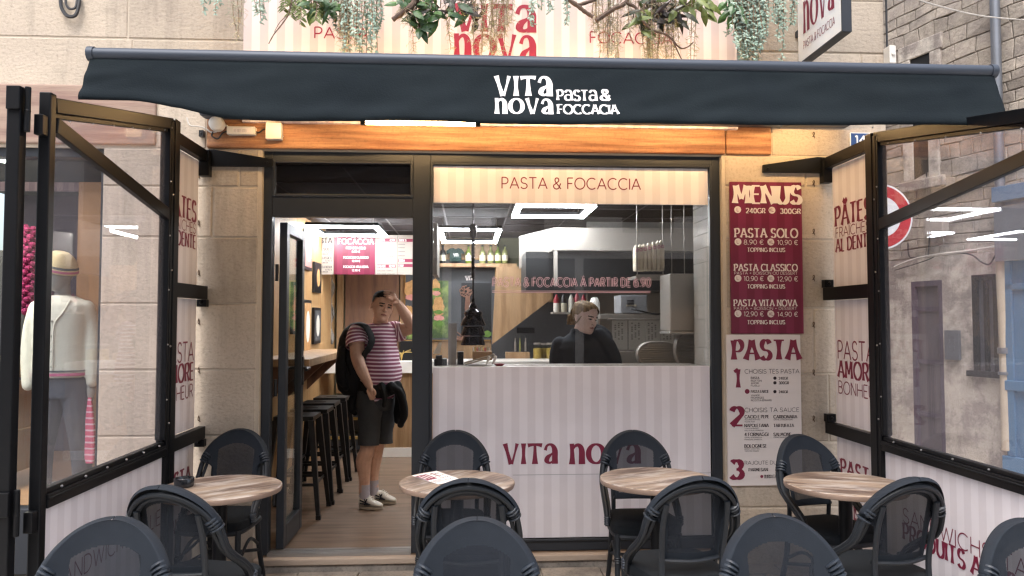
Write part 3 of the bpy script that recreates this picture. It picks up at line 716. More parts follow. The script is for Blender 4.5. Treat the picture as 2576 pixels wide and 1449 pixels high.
b = B(); mt(b, m2, 'PASTA', 170, 88, 768, 262, wt=.16, **BD); mt(b, m2, '1', 178, 350, 226, 515, wt=.11, **BD); mt(b, m2, '2', 152, 696, 252, 858, wt=.16, **BD); mt(b, m2, '3', 147, 1178, 252, 1338, wt=.16, **BD)
md(b, m2, 294, 550, 22); md(b, m2, 426, 1320, 14); b.build('lettering', 'burgundy', t2)
b = B(); mt(b, m2, 'CHOISIS TES PASTA', 272, 350, 765, 388, wt=.05); mt(b, m2, 'CHOISIS TA SAUCE', 272, 700, 762, 737, wt=.05); mt(b, m2, 'RAJOUTE DU', 272, 1180, 560, 1212, wt=.05)
for s_, x0, y0, x1, y1 in (('PASTA', 328, 418, 402, 438), ('240GR', 580, 420, 662, 442), ('300GR', 580, 461, 670, 484), ('PASTA FARCIE', 328, 540, 488, 562), ('240GR', 580, 543, 662, 565), ('CACIO E PEPE', 272, 766, 490, 793), ('CARBONARA', 533, 766, 745, 793), ('NAPOLETANA', 270, 845, 487, 872), ('TARTUFATA', 533, 845, 716, 872), ('4 FORMAGGI', 270, 925, 484, 953), ('SALMONE', 533, 925, 691, 953), ('BOLOGNESE', 270, 1030, 469, 1058), ('PARMESAN', 308, 1245, 480, 1272), ('BURRATA', 450, 1305, 560, 1335)): mt(b, m2, s_, x0, y0, x1, y1, **BD)
for s_, x0, y0, x1, y1 in (('RIGATONI', 328, 446, 425, 461), ('AMORI', 328, 468, 396, 483), ('FUSILLI', 328, 490, 408, 505), ('VIANDE', 328, 578, 406, 592), ('FROMAGES', 328, 600, 446, 615), ('RICOTTA-ÉPINARD', 328, 624, 515, 638), ('PECORINO ROMANO', 272, 801, 412, 811), ('POIVRE NOIR', 272, 820, 362, 830), ('CRÈME, LARDON FUMÉ', 533, 801, 705, 811), ('TOMATE BASILIC', 270, 880, 400, 890), ('HUILE D OLIVE, PARMESAN', 270, 899, 440, 909), ('CRÈME, GORGONZOLA', 270, 962, 428, 972), ('PARMESAN, EMMENTAL', 270, 981, 430, 991), ('CRÈME, SAUMON FUMÉ', 533, 962, 690, 972), ('BOEUF, CAROTTES', 270, 1066, 404, 1076), ('TOMATES, OIGNON', 270, 1085, 398, 1095)): mt(b, m2, s_, x0, y0, x1, y1, wt=.07)
for y in (430, 472, 552): md(b, m2, 545, y, 15)
b.build('list_lettering', 'ink', t2)
# ---------------------------------------------------------------- projecting sign
bx = X0(2000) + .02; bn = atX(2118, 80, bx); bz = at(2002, 160, -.08).z
t = thing('projecting_sign', 'white double sided blade sign with burgundy lettering sticking out of the facade', 'sign', (bx, -.05, bz))
b = B(); b.box(bx, bx + .05, bn.y, -.07, bz, bz + 1.0); b.build('panel', 'sign_white', t, bevel=.002)
b = B(); b.box(bx - .004, bx + .054, bn.y - .012, bn.y - .001, bz - .01, bz + 1.01); b.box(bx - .004, bx + .054, bn.y - .001, -.069, bz - .011, bz - .001); b.box(bx + .01, bx + .04, -.069, -.004, bz + .2, bz + .24); b.build('sign_frame', 'frame_paint', t)
b = B(); ln = -.07 - bn.y
for s_, z_, h_, st in (('PASTA & FOCACCIA', .07, .05, 'thin'), ('nova', .17, .21, 'logo'), ('vita', .41, .24, 'logo')): text(b, s_, (bx, -.07 - ln * .14, bz + z_), (0, -1, 0), ln * .72, h_, style=st, track=.16 if st == 'thin' else .08, wt=.045 if st == 'thin' else .17)
b.build('lettering', 'burgundy', t)
# ---------------------------------------------------------------- small fittings on the facade
p = at(2170, 351, -.02); t = thing('house_number', 'blue enamel house number plate reading 141', 'number plate', (p.x, -.02, p.z))
hw_, hh_ = .083, .048
b = B(); b.box(p.x - hw_, p.x + hw_, -.014, -.003, p.z - hh_, p.z + hh_); b.build('plate', 'sign_white', t, bevel=.004)
b = B(); b.box(p.x - hw_ + .005, p.x + hw_ - .005, -.0165, -.0145, p.z - hh_ + .005, p.z + hh_ - .005); b.build('face', 'enamel_blue', t)
b = B(); text(b, '141', (p.x - .05, -.0165, p.z - .026), (1, 0, 0), .1, .052, wt=.1, off=.002); b.build('digits', 'sign_white', t)
p = at(546, 312, -.08); b = B(); b.lathe([(.0, -.03), (.044, -.028), (.048, 0), (.044, .03), (.03, .04), (0, .042)], p, 20, (0, -1, 0))
for k in range(6): b.box(p.x - .052, p.x + .052, -.05, -.03, p.z - .004, p.z + .004) if k == 0 else None
single(b, 'junction_box', 'white_plastic', 'round cream junction box on the timber lintel', 'junction box', smooth=True)
p, q = at(571, 338, -.06), at(642, 316, -.06); t = thing('lamp_driver', 'long white lamp driver with printed label on the timber lintel', 'driver', (p.x, -.05, p.z))
b = B(); b.box(p.x, q.x, -.07, -.023, p.z, q.z - .008); b.build('case', 'white_plastic', t, bevel=.004)
b = B(); b.box(p.x + .04, q.x - .03, -.0715, -.0705, p.z + .012, q.z - .018)
b.build('print', 'cream', t)
b = B(); [text(b, 'AC INPUT 230V', (p.x + .045, -.0716, p.z + .014 + k * .007), (1, 0, 0), .08, .004, wt=.08) for k in range(3)]; b.build('print_lines', 'ink', t)
p, q = at(669, 350, -.06), at(709, 310, -.06); b = B(); b.box(p.x, q.x, -.075, -.023, p.z, q.z); b.box(q.x, q.x + .006, -.05, -.03, p.z + .02, p.z + .03)
single(b, 'junction_box', 'white_plastic', 'square white junction box beside the lamp driver', 'junction box', bevel=.008)
def cable(pts, Y, r, m, label, k=8):
    b = B(); b.tube(spline([at(x, y, Y + dy) for x, y, dy in pts], k), r, 6); return single(b, 'cable', m, label, 'cable', smooth=True)
cable([(470, 296, 0), (478, 315, -.01), (500, 318, 0), (515, 322, 0), (530, 332, 0), (545, 332, 0)], -.03, .005, 'cable_white', 'white looped cable left of the round junction box')
cable([(536, 332, 0), (533, 342, -.01), (548, 349, -.01), (560, 335, 0), (572, 330, 0)], -.03, .005, 'cable', 'black cable between round junction box and lamp driver')
cable([(640, 330, 0), (652, 333, 0), (662, 326, 0), (670, 325, 0)], -.035, .0045, 'cable', 'short black cable from lamp driver to square box')
cable([(152, -5, 0), (155, 20, -.01), (170, 40, -.02), (190, 38, -.02), (199, 10, -.01), (199, -10, 0)], -.02, .012, 'cable', 'thick dark cable loop hanging on the upper stone wall')
cable([(165, -5, 0), (167, 12, -.01), (176, 22, -.02), (190, 18, -.02), (194, -8, 0)], -.02, .008, 'cable', 'thinner dark cable loop inside the thick one')
p = at(507, 336, -.03); b = B(); b.box(p.x - .014, p.x + .014, -.04, -.003, p.z - .02, p.z + .02); b.ell((p.x, -.04, p.z), .007, 8, 5); single(b, 'cable_clamp', 'black_plastic', 'small black cable clamp under the white cable loop', 'clamp')
first = None
HK = [(500, y) for y in (440, 560, 685, 808, 930, 1052)] + [(2047, y) for y in (338, 460, 582, 698, 816, 936, 1052)]
for i, (x, y) in enumerate(HK):
    p = at(x, y, -.01)
    if first is None:
        b = B(); b.tube([(.004*math.cos(a), -.008 - .004*math.sin(a*2), .016*math.sin(a)) for a in [k*2*math.pi/10 for k in range(10)]], .0028, 5, closed=True); b.tube([(-.006, 0, -.012), (.006, -.012, -.016), (.006, 0, -.024)], .0025, 5)
        first = single(b, 'wall_hook', 'rust', '', 'hook', smooth=True); o = first
    else: o = dup(first)
    o.location = (p.x, -.003, p.z); side = 'left of the door frame' if x < 1000 else 'between menu board and side banner'
    o['label'] = 'small rusty wall hook on the stone pier %s' % side; o['group'] = 'rusty wall hooks %s' % side
b = B(); p = at(2237, 140, -.05); b.box(p.x - .015, p.x + .03, -.08, -.003, p.z - .06, p.z + .06); b.ell((p.x + .01, -.08, p.z), .014, 8, 6); single(b, 'electric_box', 'white_plastic', 'small pale electric box at the building corner', 'box', bevel=.004)
b = B(); p = at(2231, 100, -.02); b.tube([(p.x, -.02, p.z - .3), (p.x, -.02, p.z + .5), (p.x - .01, -.02, p.z + 1.4)], .008, 6); single(b, 'cable', 'cable', 'black cable running up the building corner', 'cable', smooth=True)
# ================================================================ shop interior
mat('floor_vinyl', '806a59', .42, var=.2, vs=5, stretch=(.5, 6, 1), bump=.05, bs=40, col2='655141', c2s=3, coat=.15)
mat('ceiling_dark', '2b2224', .8, var=.1); mat('grid_bar', '5a5254', .6)
mat('slat_wood', 'bb976a', .5, var=.16, vs=3, stretch=(8, 8, .5), bump=.1, bs=20, col2='a87a4a', c2s=3)
mat('wood_panel', 'a98763', .5, var=.16, vs=3, stretch=(6, 6, .6), bump=.05, bs=20, col2='8b6a48', c2s=2)
mat('brown_panel', '7d5a44', .55, var=.15, vs=3, stretch=(6, 6, .7), col2='65473a', c2s=2)
mat('grey_wall', '4b4b4d', .6, var=.06); mat('olive_wall', '70705a', .7, var=.06)
mat('white_corian', 'efe8e0', .35, var=.03); mat('tile_pier', 'bdb7af', .15, var=.06, vs=3, spec=.6); mat('tile_white', 'a8a39c', .18, var=.06, vs=3, spec=.6); mat('near_black', '121214', .45)
mat('bark', '9c948c', .9, var=.5, vs=6, stretch=(5, 5, .8), col2='2e2926', c2s=4, c2lo=.5, c2hi=.58)
mat('step_grey', '3e4146', .6); mat('step_yellow', 'c2a25a', .5)
mat('chrome_black', '3a3436', .14, 1.0); mat('bottle_green', '6b7a34', .15, spec=.7); mat('bottle_olive', '8a8a58', .2, spec=.7); mat('label_paper', 'd5ccb4', .7)
mat('shirt_green', '1d3430', .85); mat('pasta_yellow', 'b99a4a', .7, var=.3, vs=60); glass('jar_glass', (.92, .94, .9), 1.2)
mat('bread', 'b98c5a', .8, var=.3, vs=25, bump=.2); mat('salad', '5f7f34', .7, var=.4, vs=30); mat('ham', 'c4837c', .6, var=.25, vs=30); mat('leaf_blur', '41562e', .7, var=.6, vs=8, col2='8a9a52', c2s=6)
mat('poster_grey', '4c4d50', .5, var=.2, vs=3); mat('gold', 'b58a4a', .4, .4); mat('red_plastic', '9c2230', .35); mat('sauce_dark', '2c2526', .35)
mat('paper', 'd8d2c6', .8, var=.05); mat('bag_paper', 'd9cbb2', .6, var=.15, vs=18); mat('pink_paint', 'c2628a', .5)
stripes('board_red', '5e0e2a', '6a1634', .12, 0, .35); mat('board_white', '988f86', .5, var=.03)

YB = 4.45; CZ = 2.62
xlw = at(843, 805, YB).x; xrw = 2.55
b = B(); b.face([(xlw, .02, fz - .003), (xrw, .02, fz - .003), (xrw, YB, fz - .003), (xlw, YB, fz - .003)]); struct(b, 'floor', 'floor_vinyl')
b = B(); b.box(xlw, xrw, .13, YB, CZ, CZ + .1)
struct(b, 'ceiling', 'ceiling_dark')
b = B()
for k in range(1, 8): b.box(xlw + .01, xrw - .01, .13 + k*.6 - .008, .13 + k*.6 + .008, CZ - .006, CZ - .001)
for k in range(6): b.box(xlw + .2 + k*.6 - .008, xlw + .2 + k*.6 + .008, .14, YB - .01, CZ - .009, CZ - .0065)
struct(b, 'ceiling_grid', 'grid_bar')
b = B(); b.box(xlw - .1, xlw - .012, .33, YB, fz, CZ)
k = .34
while k < YB: b.box(xlw - .011, xlw + .004, k, k + .028, fz, CZ - .002); k += .036
struct(b, 'wall_left', 'slat_wood')
b = B(); b.box(xlw, xrw, YB, YB + .1, fz, CZ); struct(b, 'wall_back', 'olive_wall')
b = B()                                                  # tiled right wall
j = 0; z = fz
b.box(xrw + .012, xrw + .1, .13, YB, fz, CZ)
while z < CZ - .1:
    y = .13 + (j % 2) * .1
    while y < YB - .2: b.box(xrw, xrw + .012, y + .003, y + .197, z + .003, z + .147); y += .2
    z += .15; j += 1
struct(b, 'wall_right', 'tile_white')
b = B(); px_ = at(1746, 805, .55).x; z = fz; j = 0; b.box(px_ + .008, wx1 + .3, .14, .55, fz, CZ)
while z < CZ - .1:
    y = .14 - (j % 2) * .1
    while y < .54: b.box(px_, px_ + .008, max(.141, y + .002), min(.549, y + .198), z + .002, z + .098); y += .2
    x = px_ - (j % 2) * .1
    while x < wx1 + .2: b.box(max(px_ + .002, x + .002), x + .198, .55, .556, z + .002, z + .098); x += .2
    z += .1; j += 1
struct(b, 'wall_pier', 'tile_pier')
def IB(name, label, cat, m, x0, y0, x1, y1, Y, dep, bevel=.003, group=None, parent=None):
    """box whose front face is the given picture rectangle on the plane Y"""
    p, q = at(x0, y1, Y), at(x1, y0, Y); b = B(); b.box(p.x, q.x, Y, Y + dep, p.z, q.z)
    if parent: return b.build(name, m, parent, bevel=bevel)
    return single(b, name, m, label, cat, group, bevel=bevel)
# wood and brown panelling of the back wall
IB('wall_panel', 'dark brown timber panel on the back wall behind the man', 'panel', 'brown_panel', 866, 640, 1004, 990, YB - .06, .055)
IB('wall_panel', 'light knotty timber panel right of the dark brown one', 'panel', 'wood_panel', 1005, 600, 1250, 990, YB - .05, .045)
IB('wall_panel', 'brown timber strip in the corner beside the slatted wall', 'panel', 'wood_panel', 845, 600, 865, 990, YB - .09, .08)
p, q = at(812, 866, YB - .3), at(838, 685, YB - .3)
b = B(); Nn = 14
for i in range(Nn):
    z0 = p.z + (q.z - p.z) * i / Nn; z1 = p.z + (q.z - p.z) * (i + 1) / Nn; e0 = .018 * math.sin(i * 2.1)
    b.prism([(p.x + e0, YB - .3, z0), (q.x + .02*math.sin(i*1.3), YB - .3, z0), (q.x + .02*math.sin(i*1.3+1.3), YB - .3, z1), (p.x + .018*math.sin(i*2.1+2.1), YB - .3, z1)], (0, .03, 0))
single(b, 'bark_slab', 'bark', 'tall grey slab of bark hung in the corner by the slatted wall', 'bark slab')
# poster with sandwiches and pasta, behind mullion and lamp
pt = thing('food_poster', 'large framed food poster of filled bread and pasta on the back wall', 'poster', (at(1130, 850, YB - .07).x, YB - .07, at(1130, 858, YB - .07).z))
IB('frame', None, None, 'gold', 1017, 651, 1247, 857, YB - .08, .02, 0, parent=pt)
def pr(name, m, x0, y0, x1, y1, k): return IB(name, None, None, m, x0, y0, x1, y1, YB - .08 - .0015*k, .001, 0, parent=pt)
pr('picture', 'poster_grey', 1019, 653, 1245, 855, 1); pr('garden_blur', 'leaf_blur', 1087, 690, 1128, 850, 2); pr('garden_blur', 'leaf_blur', 1019, 780, 1042, 853, 2); pr('dark_panel', 'near_black', 1160, 712, 1240, 850, 2); pr('header', 'grey_wall', 1087, 655, 1244, 706, 3)
def blob(b, x, y, rx, ry, k, n=18, sd=0):
    c = at(x, y, YB - .08 - .0015*k); s_ = .0049
    b.face([c + Vector((math.cos(2*math.pi*i/n) * rx * s_ * (1 + .12*math.sin(i*2.7+sd)), 0, math.sin(2*math.pi*i/n) * ry * s_ * (1 + .12*math.sin(i*1.9+sd)))) for i in range(n)])
b = B(); blob(b, 1094, 722, 13, 20, 4); blob(b, 1103, 772, 14, 26, 4, sd=2); blob(b, 1033, 728, 16, 22, 4, sd=1); blob(b, 1028, 790, 12, 22, 4, sd=3); b.build('bread_picture', 'bread', pt)
b = B(); blob(b, 1098, 738, 10, 6, 5); blob(b, 1104, 800, 13, 7, 5); blob(b, 1033, 748, 13, 7, 5); b.build('ham_picture', 'ham', pt)
b = B(); blob(b, 1098, 728, 11, 4, 5.5); blob(b, 1103, 785, 12, 5, 5.5); blob(b, 1104, 815, 14, 9, 5.2); blob(b, 1225, 840, 12, 8, 5.2); b.build('salad_picture', 'salad', pt)
b = B()
for k in range(9):
    x = 1172 + 10*math.cos(k*2.4); y = 733 + 9*math.sin(k*2.4); b.tube([at(x + 6*math.cos(a), y + 5*math.sin(a), YB - .088 - k*.0006) for a in [j*.7 for j in range(8)]], .006, 4)
for k in range(7): b.tube([at(1172 + k*1.6, 745, YB - .088), at(1170 + k*2, 775, YB - .088), at(1172 + k*1.5 + 2*math.sin(k), 805, YB - .088)], .004, 4)
for k in range(16): b.tube([at(1152 + 24*math.cos(a + k) + k*.6, 842 + 14*math.sin(a*1.3 + k*2), YB - .088 - k*.0004) for a in [j*.5 for j in range(7)]], .006, 4)
b.build('pasta_picture', mat('pasta_pink', '96705f', .6, var=.25, vs=20), pt)
b = B(); p0 = at(1170, 705, YB - .085); ftext(b, 'vn', 1172, 693, 1189, 705, YB - .086, style='bold') if 0 else None
ftext(b, 'V', 1171, 694, 1179, 705, YB - .0855, style='bold', wt=.2); ftext(b, 'n', 1180, 694, 1188, 705, YB - .0855, style='bold', wt=.2); b.build('emblem_lettering', 'cream', pt)
# hung menu boards
def b1(x, y): return 670.8 + x * .2778, 523.2 + y * .2778
YM = 3.55
p, q = at(776, 690, YM), at(1110, 592, YM)
hm = thing('hanging_menu', 'row of hanging menu boards, white and crimson, over the inner counter', 'menu board', ((p.x + q.x) / 2, YM, p.z))
for m_, xa, xb in (('board_white', 776, 840), ('board_red', 840, 944), ('board_white', 944, 1000), ('board_white', 1000, 1102)):
    a_, c_ = at(xa, 690, YM), at(xb, 592, YM); b = B(); b.box(a_.x, c_.x - .002, YM, YM + .02, p.z, q.z); b.build('board', m_, hm)
def bt(b, s, x0, y0, x1, y1, **kw):
    a_, c_ = b1(x0, y0), b1(x1, y1); ftext(b, s, a_[0], a_[1], c_[0], c_[1], YM, off=.002, **kw)
b = B(); bt(b, 'FOCACCIA', 648, 280, 968, 325, **BD)
for y, n_, pz in ((352, 'FOCACCIA SOLO', '8,90 €'), (437, 'FOCACCIA CLASSICO', '10,90 €'), (522, 'FOCACCIA VITA NOVA', '12,90 €')):
    w_ = 88 if 'SOLO' in n_ else 112; bt(b, n_, 808 - w_, y, 808 + w_, y + 20, **BD); bt(b, pz, 772, y + 34, 846, y + 52, wt=.07)
b.build('lettering', 'cream', hm)
b = B(); bt(b, 'PASTA', 413, 272, 592, 316, **BD)
for y, n_ in ((362, 'PASTA SOLO'), (441, 'PASTA CLASSICO'), (523, 'PASTA VITA NOVA')):
    bt(b, n_, 410, y, 592, y + 22, **BD); bt(b, '8,90 €', 436, y + 31, 492, y + 43, wt=.08); bt(b, '10,90 €', 530, y + 31, 592, y + 43, wt=.08); bt(b, 'TOPPING INCLUS', 448, y + 50, 556, y + 60, **BD)
for k, y in enumerate((330, 350, 372, 404, 434, 464, 564, 592)): bt(b, ('CRÈME BRULEE', 'TIRAMISU', 'PANNA COTTA', 'MI CUIT', 'NUTELLA', 'BISCUIT', 'SALADE TERRA', 'SALADE DOLCE')[k] if k != 4 else 'MOUSSE', 1002, y, 1120 + (k*17) % 40, y + 9, wt=.08)
for y in (325, 355, 390, 428): bt(b, 'BOISSON', 1194, y, 1250, y + 9, wt=.08)
b.build('list_lettering', 'ink', hm)
b = B()
for x0, x1, y0, y1 in ((998, 1170, 277, 305), (1192, 1420, 280, 307), (998, 1170, 512, 541), (1192, 1420, 462, 490), (1192, 1420, 508, 535)):
    a_, c_ = b1(x0, y1), b1(x1, y0); a_, c_ = at(*a_, YM), at(*c_, YM); b.box(a_.x, c_.x, YM - .0015, YM - .0005, a_.z, c_.z)
b.build('heading_bars', 'burgundy', hm)
b = B()
for s_, x0, y0, x1, y1 in (('DESSERTS', 1002, 282, 1070, 300), ('4,90€', 1115, 282, 1166, 300), ('SIDES', 1198, 285, 1265, 302), ('SALADE', 1002, 517, 1078, 536), ('10,90€', 1108, 517, 1166, 536), ('SODA', 1198, 466, 1250, 485), ('EAU', 1198, 512, 1236, 531)):
    bt(b, s_, x0, y0, x1, y1, **BD)
b.v = [v + Vector((0, -.002, 0)) for v in b.v]; b.build('heading_lettering', 'cream', hm)
# LED frames
def led(x0, x1, xs, y0, y1, label):
    zc = 2.5; a_, c_ = atZ((x0 + x1) / 2, y1, zc), atZ((x0 + x1) / 2, y0, zc); Yn, Yf = a_.y, c_.y
    xl, xr = at(x0, y1, Yn).x, at(x1, y1, Yn).x
    t = thing('ceiling_light', label, 'light', ((xl + xr) / 2, (Yn + Yf) / 2, zc), 'rectangular ring lights on the ceiling')
    wd = .045; b = B(); b.box(xl, xr, Yn, Yn + wd, zc, zc + .02); b.box(xl, xr, Yf - wd, Yf, zc, zc + .02); b.box(xl, xl + wd, Yn + wd, Yf - wd, zc, zc + .02); b.box(xr - wd, xr, Yn + wd, Yf - wd, zc, zc + .02); b.build('diffuser', 'cool_led', t)
    b = B(); b.box(xl - .004, xr + .004, Yn - .004, Yn + wd, zc + .021, zc + .05); b.box(xl - .004, xr + .004, Yf - wd, Yf + .004, zc + .021, zc + .05); b.box(xl - .004, xl + wd, Yn + wd, Yf - wd, zc + .021, zc + .05); b.box(xr - wd, xr + .004, Yn + wd, Yf - wd, zc + .021, zc + .05); b.build('housing', 'near_black', t)
    b = B(); [b.tube([(x_, y_, zc + .05), (x_, y_, CZ)], .003, 5) for x_ in (xl + .05, xr - .05) for y_ in (Yn + .02, Yf - .02)]; b.build('hangers', 'steel', t)
led(806, 972, 0, 574, 594, 'lit rectangular ring light above the hanging menu boards')
led(1112, 1250, 0, 581, 611, 'lit rectangular ring light behind the black lamp cord')
led(1288, 1470, 0, 522, 547, 'lit rectangular ring light nearest the shop window')
# counter
YC = 3.46
p, q = at(783, 940, YC), at(1400, 908, YC); ct = thing('counter', 'white topped timber counter at the back of the shop', 'counter', (.0, YC, fz))
b = B(); b.box(p.x, q.x, YC, YC + .55, p.z, q.z); b.build('worktop', 'white_corian', ct, bevel=.006)
a_ = at(955, 940, YC); b = B(); b.box(a_.x, q.x, YC + .03, YC + .5, fz + .1, p.z - .002); b.build('front', 'wood_panel', ct)
b = B(); b.box(a_.x, q.x, YC + .02, YC + .5, fz, fz + .1); b.build('plinth', 'white_corian', ct)
IB('till_screen', 'dark till screen on the counter right of the man', 'screen', 'near_black', 1006, 858, 1050, 908, YC + .2, .04)
b = B(); c = at(1010, 893, YC + .12)
for k in range(9): b.tube(spline([c + Vector((0, 0, -.06)), c + Vector((.02*math.sin(k), 0, .02)), c + Vector((.13*math.cos(k*.7), .03*math.sin(k), .03 + .03*math.sin(k*1.9)))], 4), .003, 4)
single(b, 'dried_plant', 'step_yellow', 'small pale dried plant on the counter beside the till screen', 'plant', smooth=True)
# stairs
st = thing('stairs', 'short flight of grey steps with yellow edges behind the bar stools', 'stairs', (at(875, 1100, 3.7).x, 3.7, fz))
for k in range(4):
    z_ = at(875, (1098, 1050, 1002, 960)[k], 3.8 + k*.22).z; y_ = 3.8 + k*.22; x0_, x1_ = xlw + .02, at(975, 1000, 3.8).x
    b = B(); b.box(x0_, x1_, y_, y_ + .24, z_ - .15, z_ - .002); b.build('step', 'step_grey', st)
    b = B(); b.box(x0_, x1_, y_ - .012, y_ + .03, z_ - .03, z_); b.build('step_edge', 'step_yellow', st)
# wooden ledge along the left wall
p, q = at(735, 882, 2.2), at(826, 882, 2.2)
lz = at(780, 884, 2.4).z
t = thing('bar_ledge', 'thick light timber bar ledge fixed to the slatted wall', 'ledge', (xlw, 2.4, lz - .06))
b = B(); b.box(xlw + .006, xlw + .42, .95, 3.0, lz - .06, lz); b.build('top', 'wood_panel', t, bevel=.006)
for y_ in (1.15, 2.0, 2.85): b = B(); b.prism([(xlw + .006, y_, lz - .062), (xlw + .36, y_, lz - .062), (xlw + .006, y_, lz - .4)], (0, .03, 0)); b.build('bracket', 'brown_panel', t)
# bar stools
def stool_proto():
    t = thing('bar_stool', 'tall black metal bar stool', 'stool', (0, 0, 0), 'black bar stools under the timber ledge'); H = .76
    b = B(); b.box(-.15, .15, -.15, .15, H - .035, H); b.box(-.05, .05, -.02, .02, H + .0005, H + .003); b.build('seat', 'near_black', t, bevel=.015)
    for sx in (-1, 1):
        for sy in (-1, 1):
            b = B(); tp, bt_ = Vector((sx*.135, sy*.135, H - .03)), Vector((sx*.21, sy*.21, 0)); c_ = []
            for q_, s_ in ((tp, .024), (bt_, .014)): c_.append([q_ + Vector((a*s_, c*s_, 0)) for a, c in ((-1,-1),(1,-1),(1,1),(-1,1))])
            b.loft(c_); b.box(bt_.x - .018, bt_.x + .018, bt_.y - .018, bt_.y + .018, 0, .03); b.build('leg', 'near_black', t)
    b = B(); zz = .25; k = .135 + .075 * (1 - zz / H) - .01
    for (x0, y0, x1, y1) in ((-k,-k,k,-k),(k,-k,k,k),(k,k,-k,k),(-k,k,-k,-k)): b.bar((x0, y0, zz), (x1, y1, zz), .01, .022)
    b.build('footrest', 'near_black', t); return t
sp = stool_proto()
SL = ['nearest the glass door', 'second from the glass door', 'third from the glass door', 'farthest from the glass door, by the steps']
for k in range(4):
    o = sp if k == 0 else dup(sp)
    o.location = (xlw + .30 + .02 * (k % 2), 1.12 + k * .46, fz); o['label'] = 'tall black metal bar stool, ' + SL[k]; o['group'] = 'black bar stools under the timber ledge'
# framed pictures on the slatted wall
for k, (y0, za, zb, lb, m_) in enumerate(((2.55, 2.35, 2.75, 'upper left narrow framed picture on the slatted wall', 'ham'), (3.05, 2.14, 2.46, 'small dark framed picture with orange detail on the slatted wall', 'near_black'), (2.55, 1.52, 2.05, 'framed picture with a large pale oval on the slatted wall', 'bread'), (3.05, 1.6, 1.98, 'dark framed picture with a small pale oval on the slatted wall', 'poster_grey'), (2.1, 1.72, 2.2, 'framed picture nearest the door on the slatted wall', 'ham'))):
    za, zb = za - .25, zb - .25
    t = thing('picture_frame', lb, 'picture', (xlw + .005, y0, za), 'framed pictures on the slatted wall')
    b = B(); b.box(xlw + .005, xlw + .03, y0, y0 + .36, za, zb); b.build('frame', 'near_black', t)
    b = B(); b.box(xlw + .031, xlw + .033, y0 + .03, y0 + .33, za + .03, zb - .03); b.build('print', m_, t)
    b = B(); c_ = Vector((xlw + .035, y0 + .18, (za + zb) / 2)); b.face([c_ + Vector((0, .09*math.cos(a*.35), (zb - za) * .3 * math.sin(a*.35))) for a in range(18)]); b.build('oval_picture', ['cream', 'bread', 'cream', 'paper', 'salad'][k], t)
# ---------------------------------------------------------------- seen through the window
YS = 4.2
IB('wall_shelf', 'light timber shelf of bottles high on the back wall', 'shelf', 'wood_panel', 1086, 663, 1300, 671, YS, .2)
def z5(x, y): return 1073.3 + x * .3008, 503.1 + y * .3008
bot = None
for k, (zx, m_) in enumerate(((135, 'near_black'), (350, 'bottle_green'), (467, 'bottle_olive'), (535, 'bottle_olive'), (597, 'bottle_green'), (655, 'bottle_olive'))):
    x, _ = z5(zx, 0); p = at(x, 662.5, YS + .08); lb = ['black bottle at the left end of the high shelf', 'green bottle right of the dark shirt', 'labelled bottle right of the lamp cord', 'fourth bottle on the high shelf, pale label', 'fifth bottle on the high shelf, greenish', 'bottle at the right end of the high shelf'][k]
    t = thing('bottle', lb, 'bottle', p, 'bottles on the high shelf')
    b = B(); b.lathe([(.036, 0), (.038, .01), (.038, .12), (.03, .15), (.013, .17), (.012, .2), (.014, .2), (.014, .21)], p, 12); b.build('glass_body', m_, t, smooth=True)
    b = B(); b.lathe([(.0385, .03), (.0385, .1)], p, 12); b.build('label', 'label_paper', t, smooth=True)
    b = B(); b.lathe([(.015, .205), (.015, .222)], p, 10); b.build('cap', 'near_black', t, smooth=True)
a_ = [z5(*q_) for q_ in ((190, 515), (192, 440), (170, 455), (163, 425), (195, 405), (225, 402), (243, 412), (262, 402), (290, 408), (318, 440), (302, 456), (288, 440), (290, 515))]
b = B(); b.prism([at(x, y, YS + .06) for x, y in a_], (0, .03, 0)); t = single(b, 'folded_shirt', 'shirt_green', 'dark green T shirt with two cream letters standing on the high shelf', 'shirt', bevel=.006)
b = B(); q_ = z5(226, 447), z5(244, 472), z5(248, 447), z5(264, 472); ftext(b, 'V', q_[0][0], q_[0][1], q_[1][0], q_[1][1], YS + .053, style='bold', wt=.2); ftext(b, 'n', q_[2][0], q_[2][1], q_[3][0], q_[3][1], YS + .053, style='bold', wt=.2); b.build('lettering', 'cream', t)
IB('wall_panel', 'light timber panel between food poster and kitchen hood', 'panel', 'wood_panel', 1248, 671, 1392, 760, YS + .1, .05)
b = B(); b.prism([at(x, y, 3.95) for x, y in ((1238, 866), (1248, 671), (1388, 671), (1388, 752))], (0, .05, 0)); single(b, 'stair_panel', 'wood_panel', 'slanted light timber panel left of the sales woman', 'panel')
IB('kitchen_wall', 'dark grey kitchen wall panel left of the woman behind the counter', 'panel', 'grey_wall', 1236, 700, 1500, 990, YS + .16, .04)
IB('kitchen_wall', 'pale kitchen wall lining behind the cooking equipment', 'panel', 'tile_white', 1478, 560, 1800, 990, 2.6, .04)
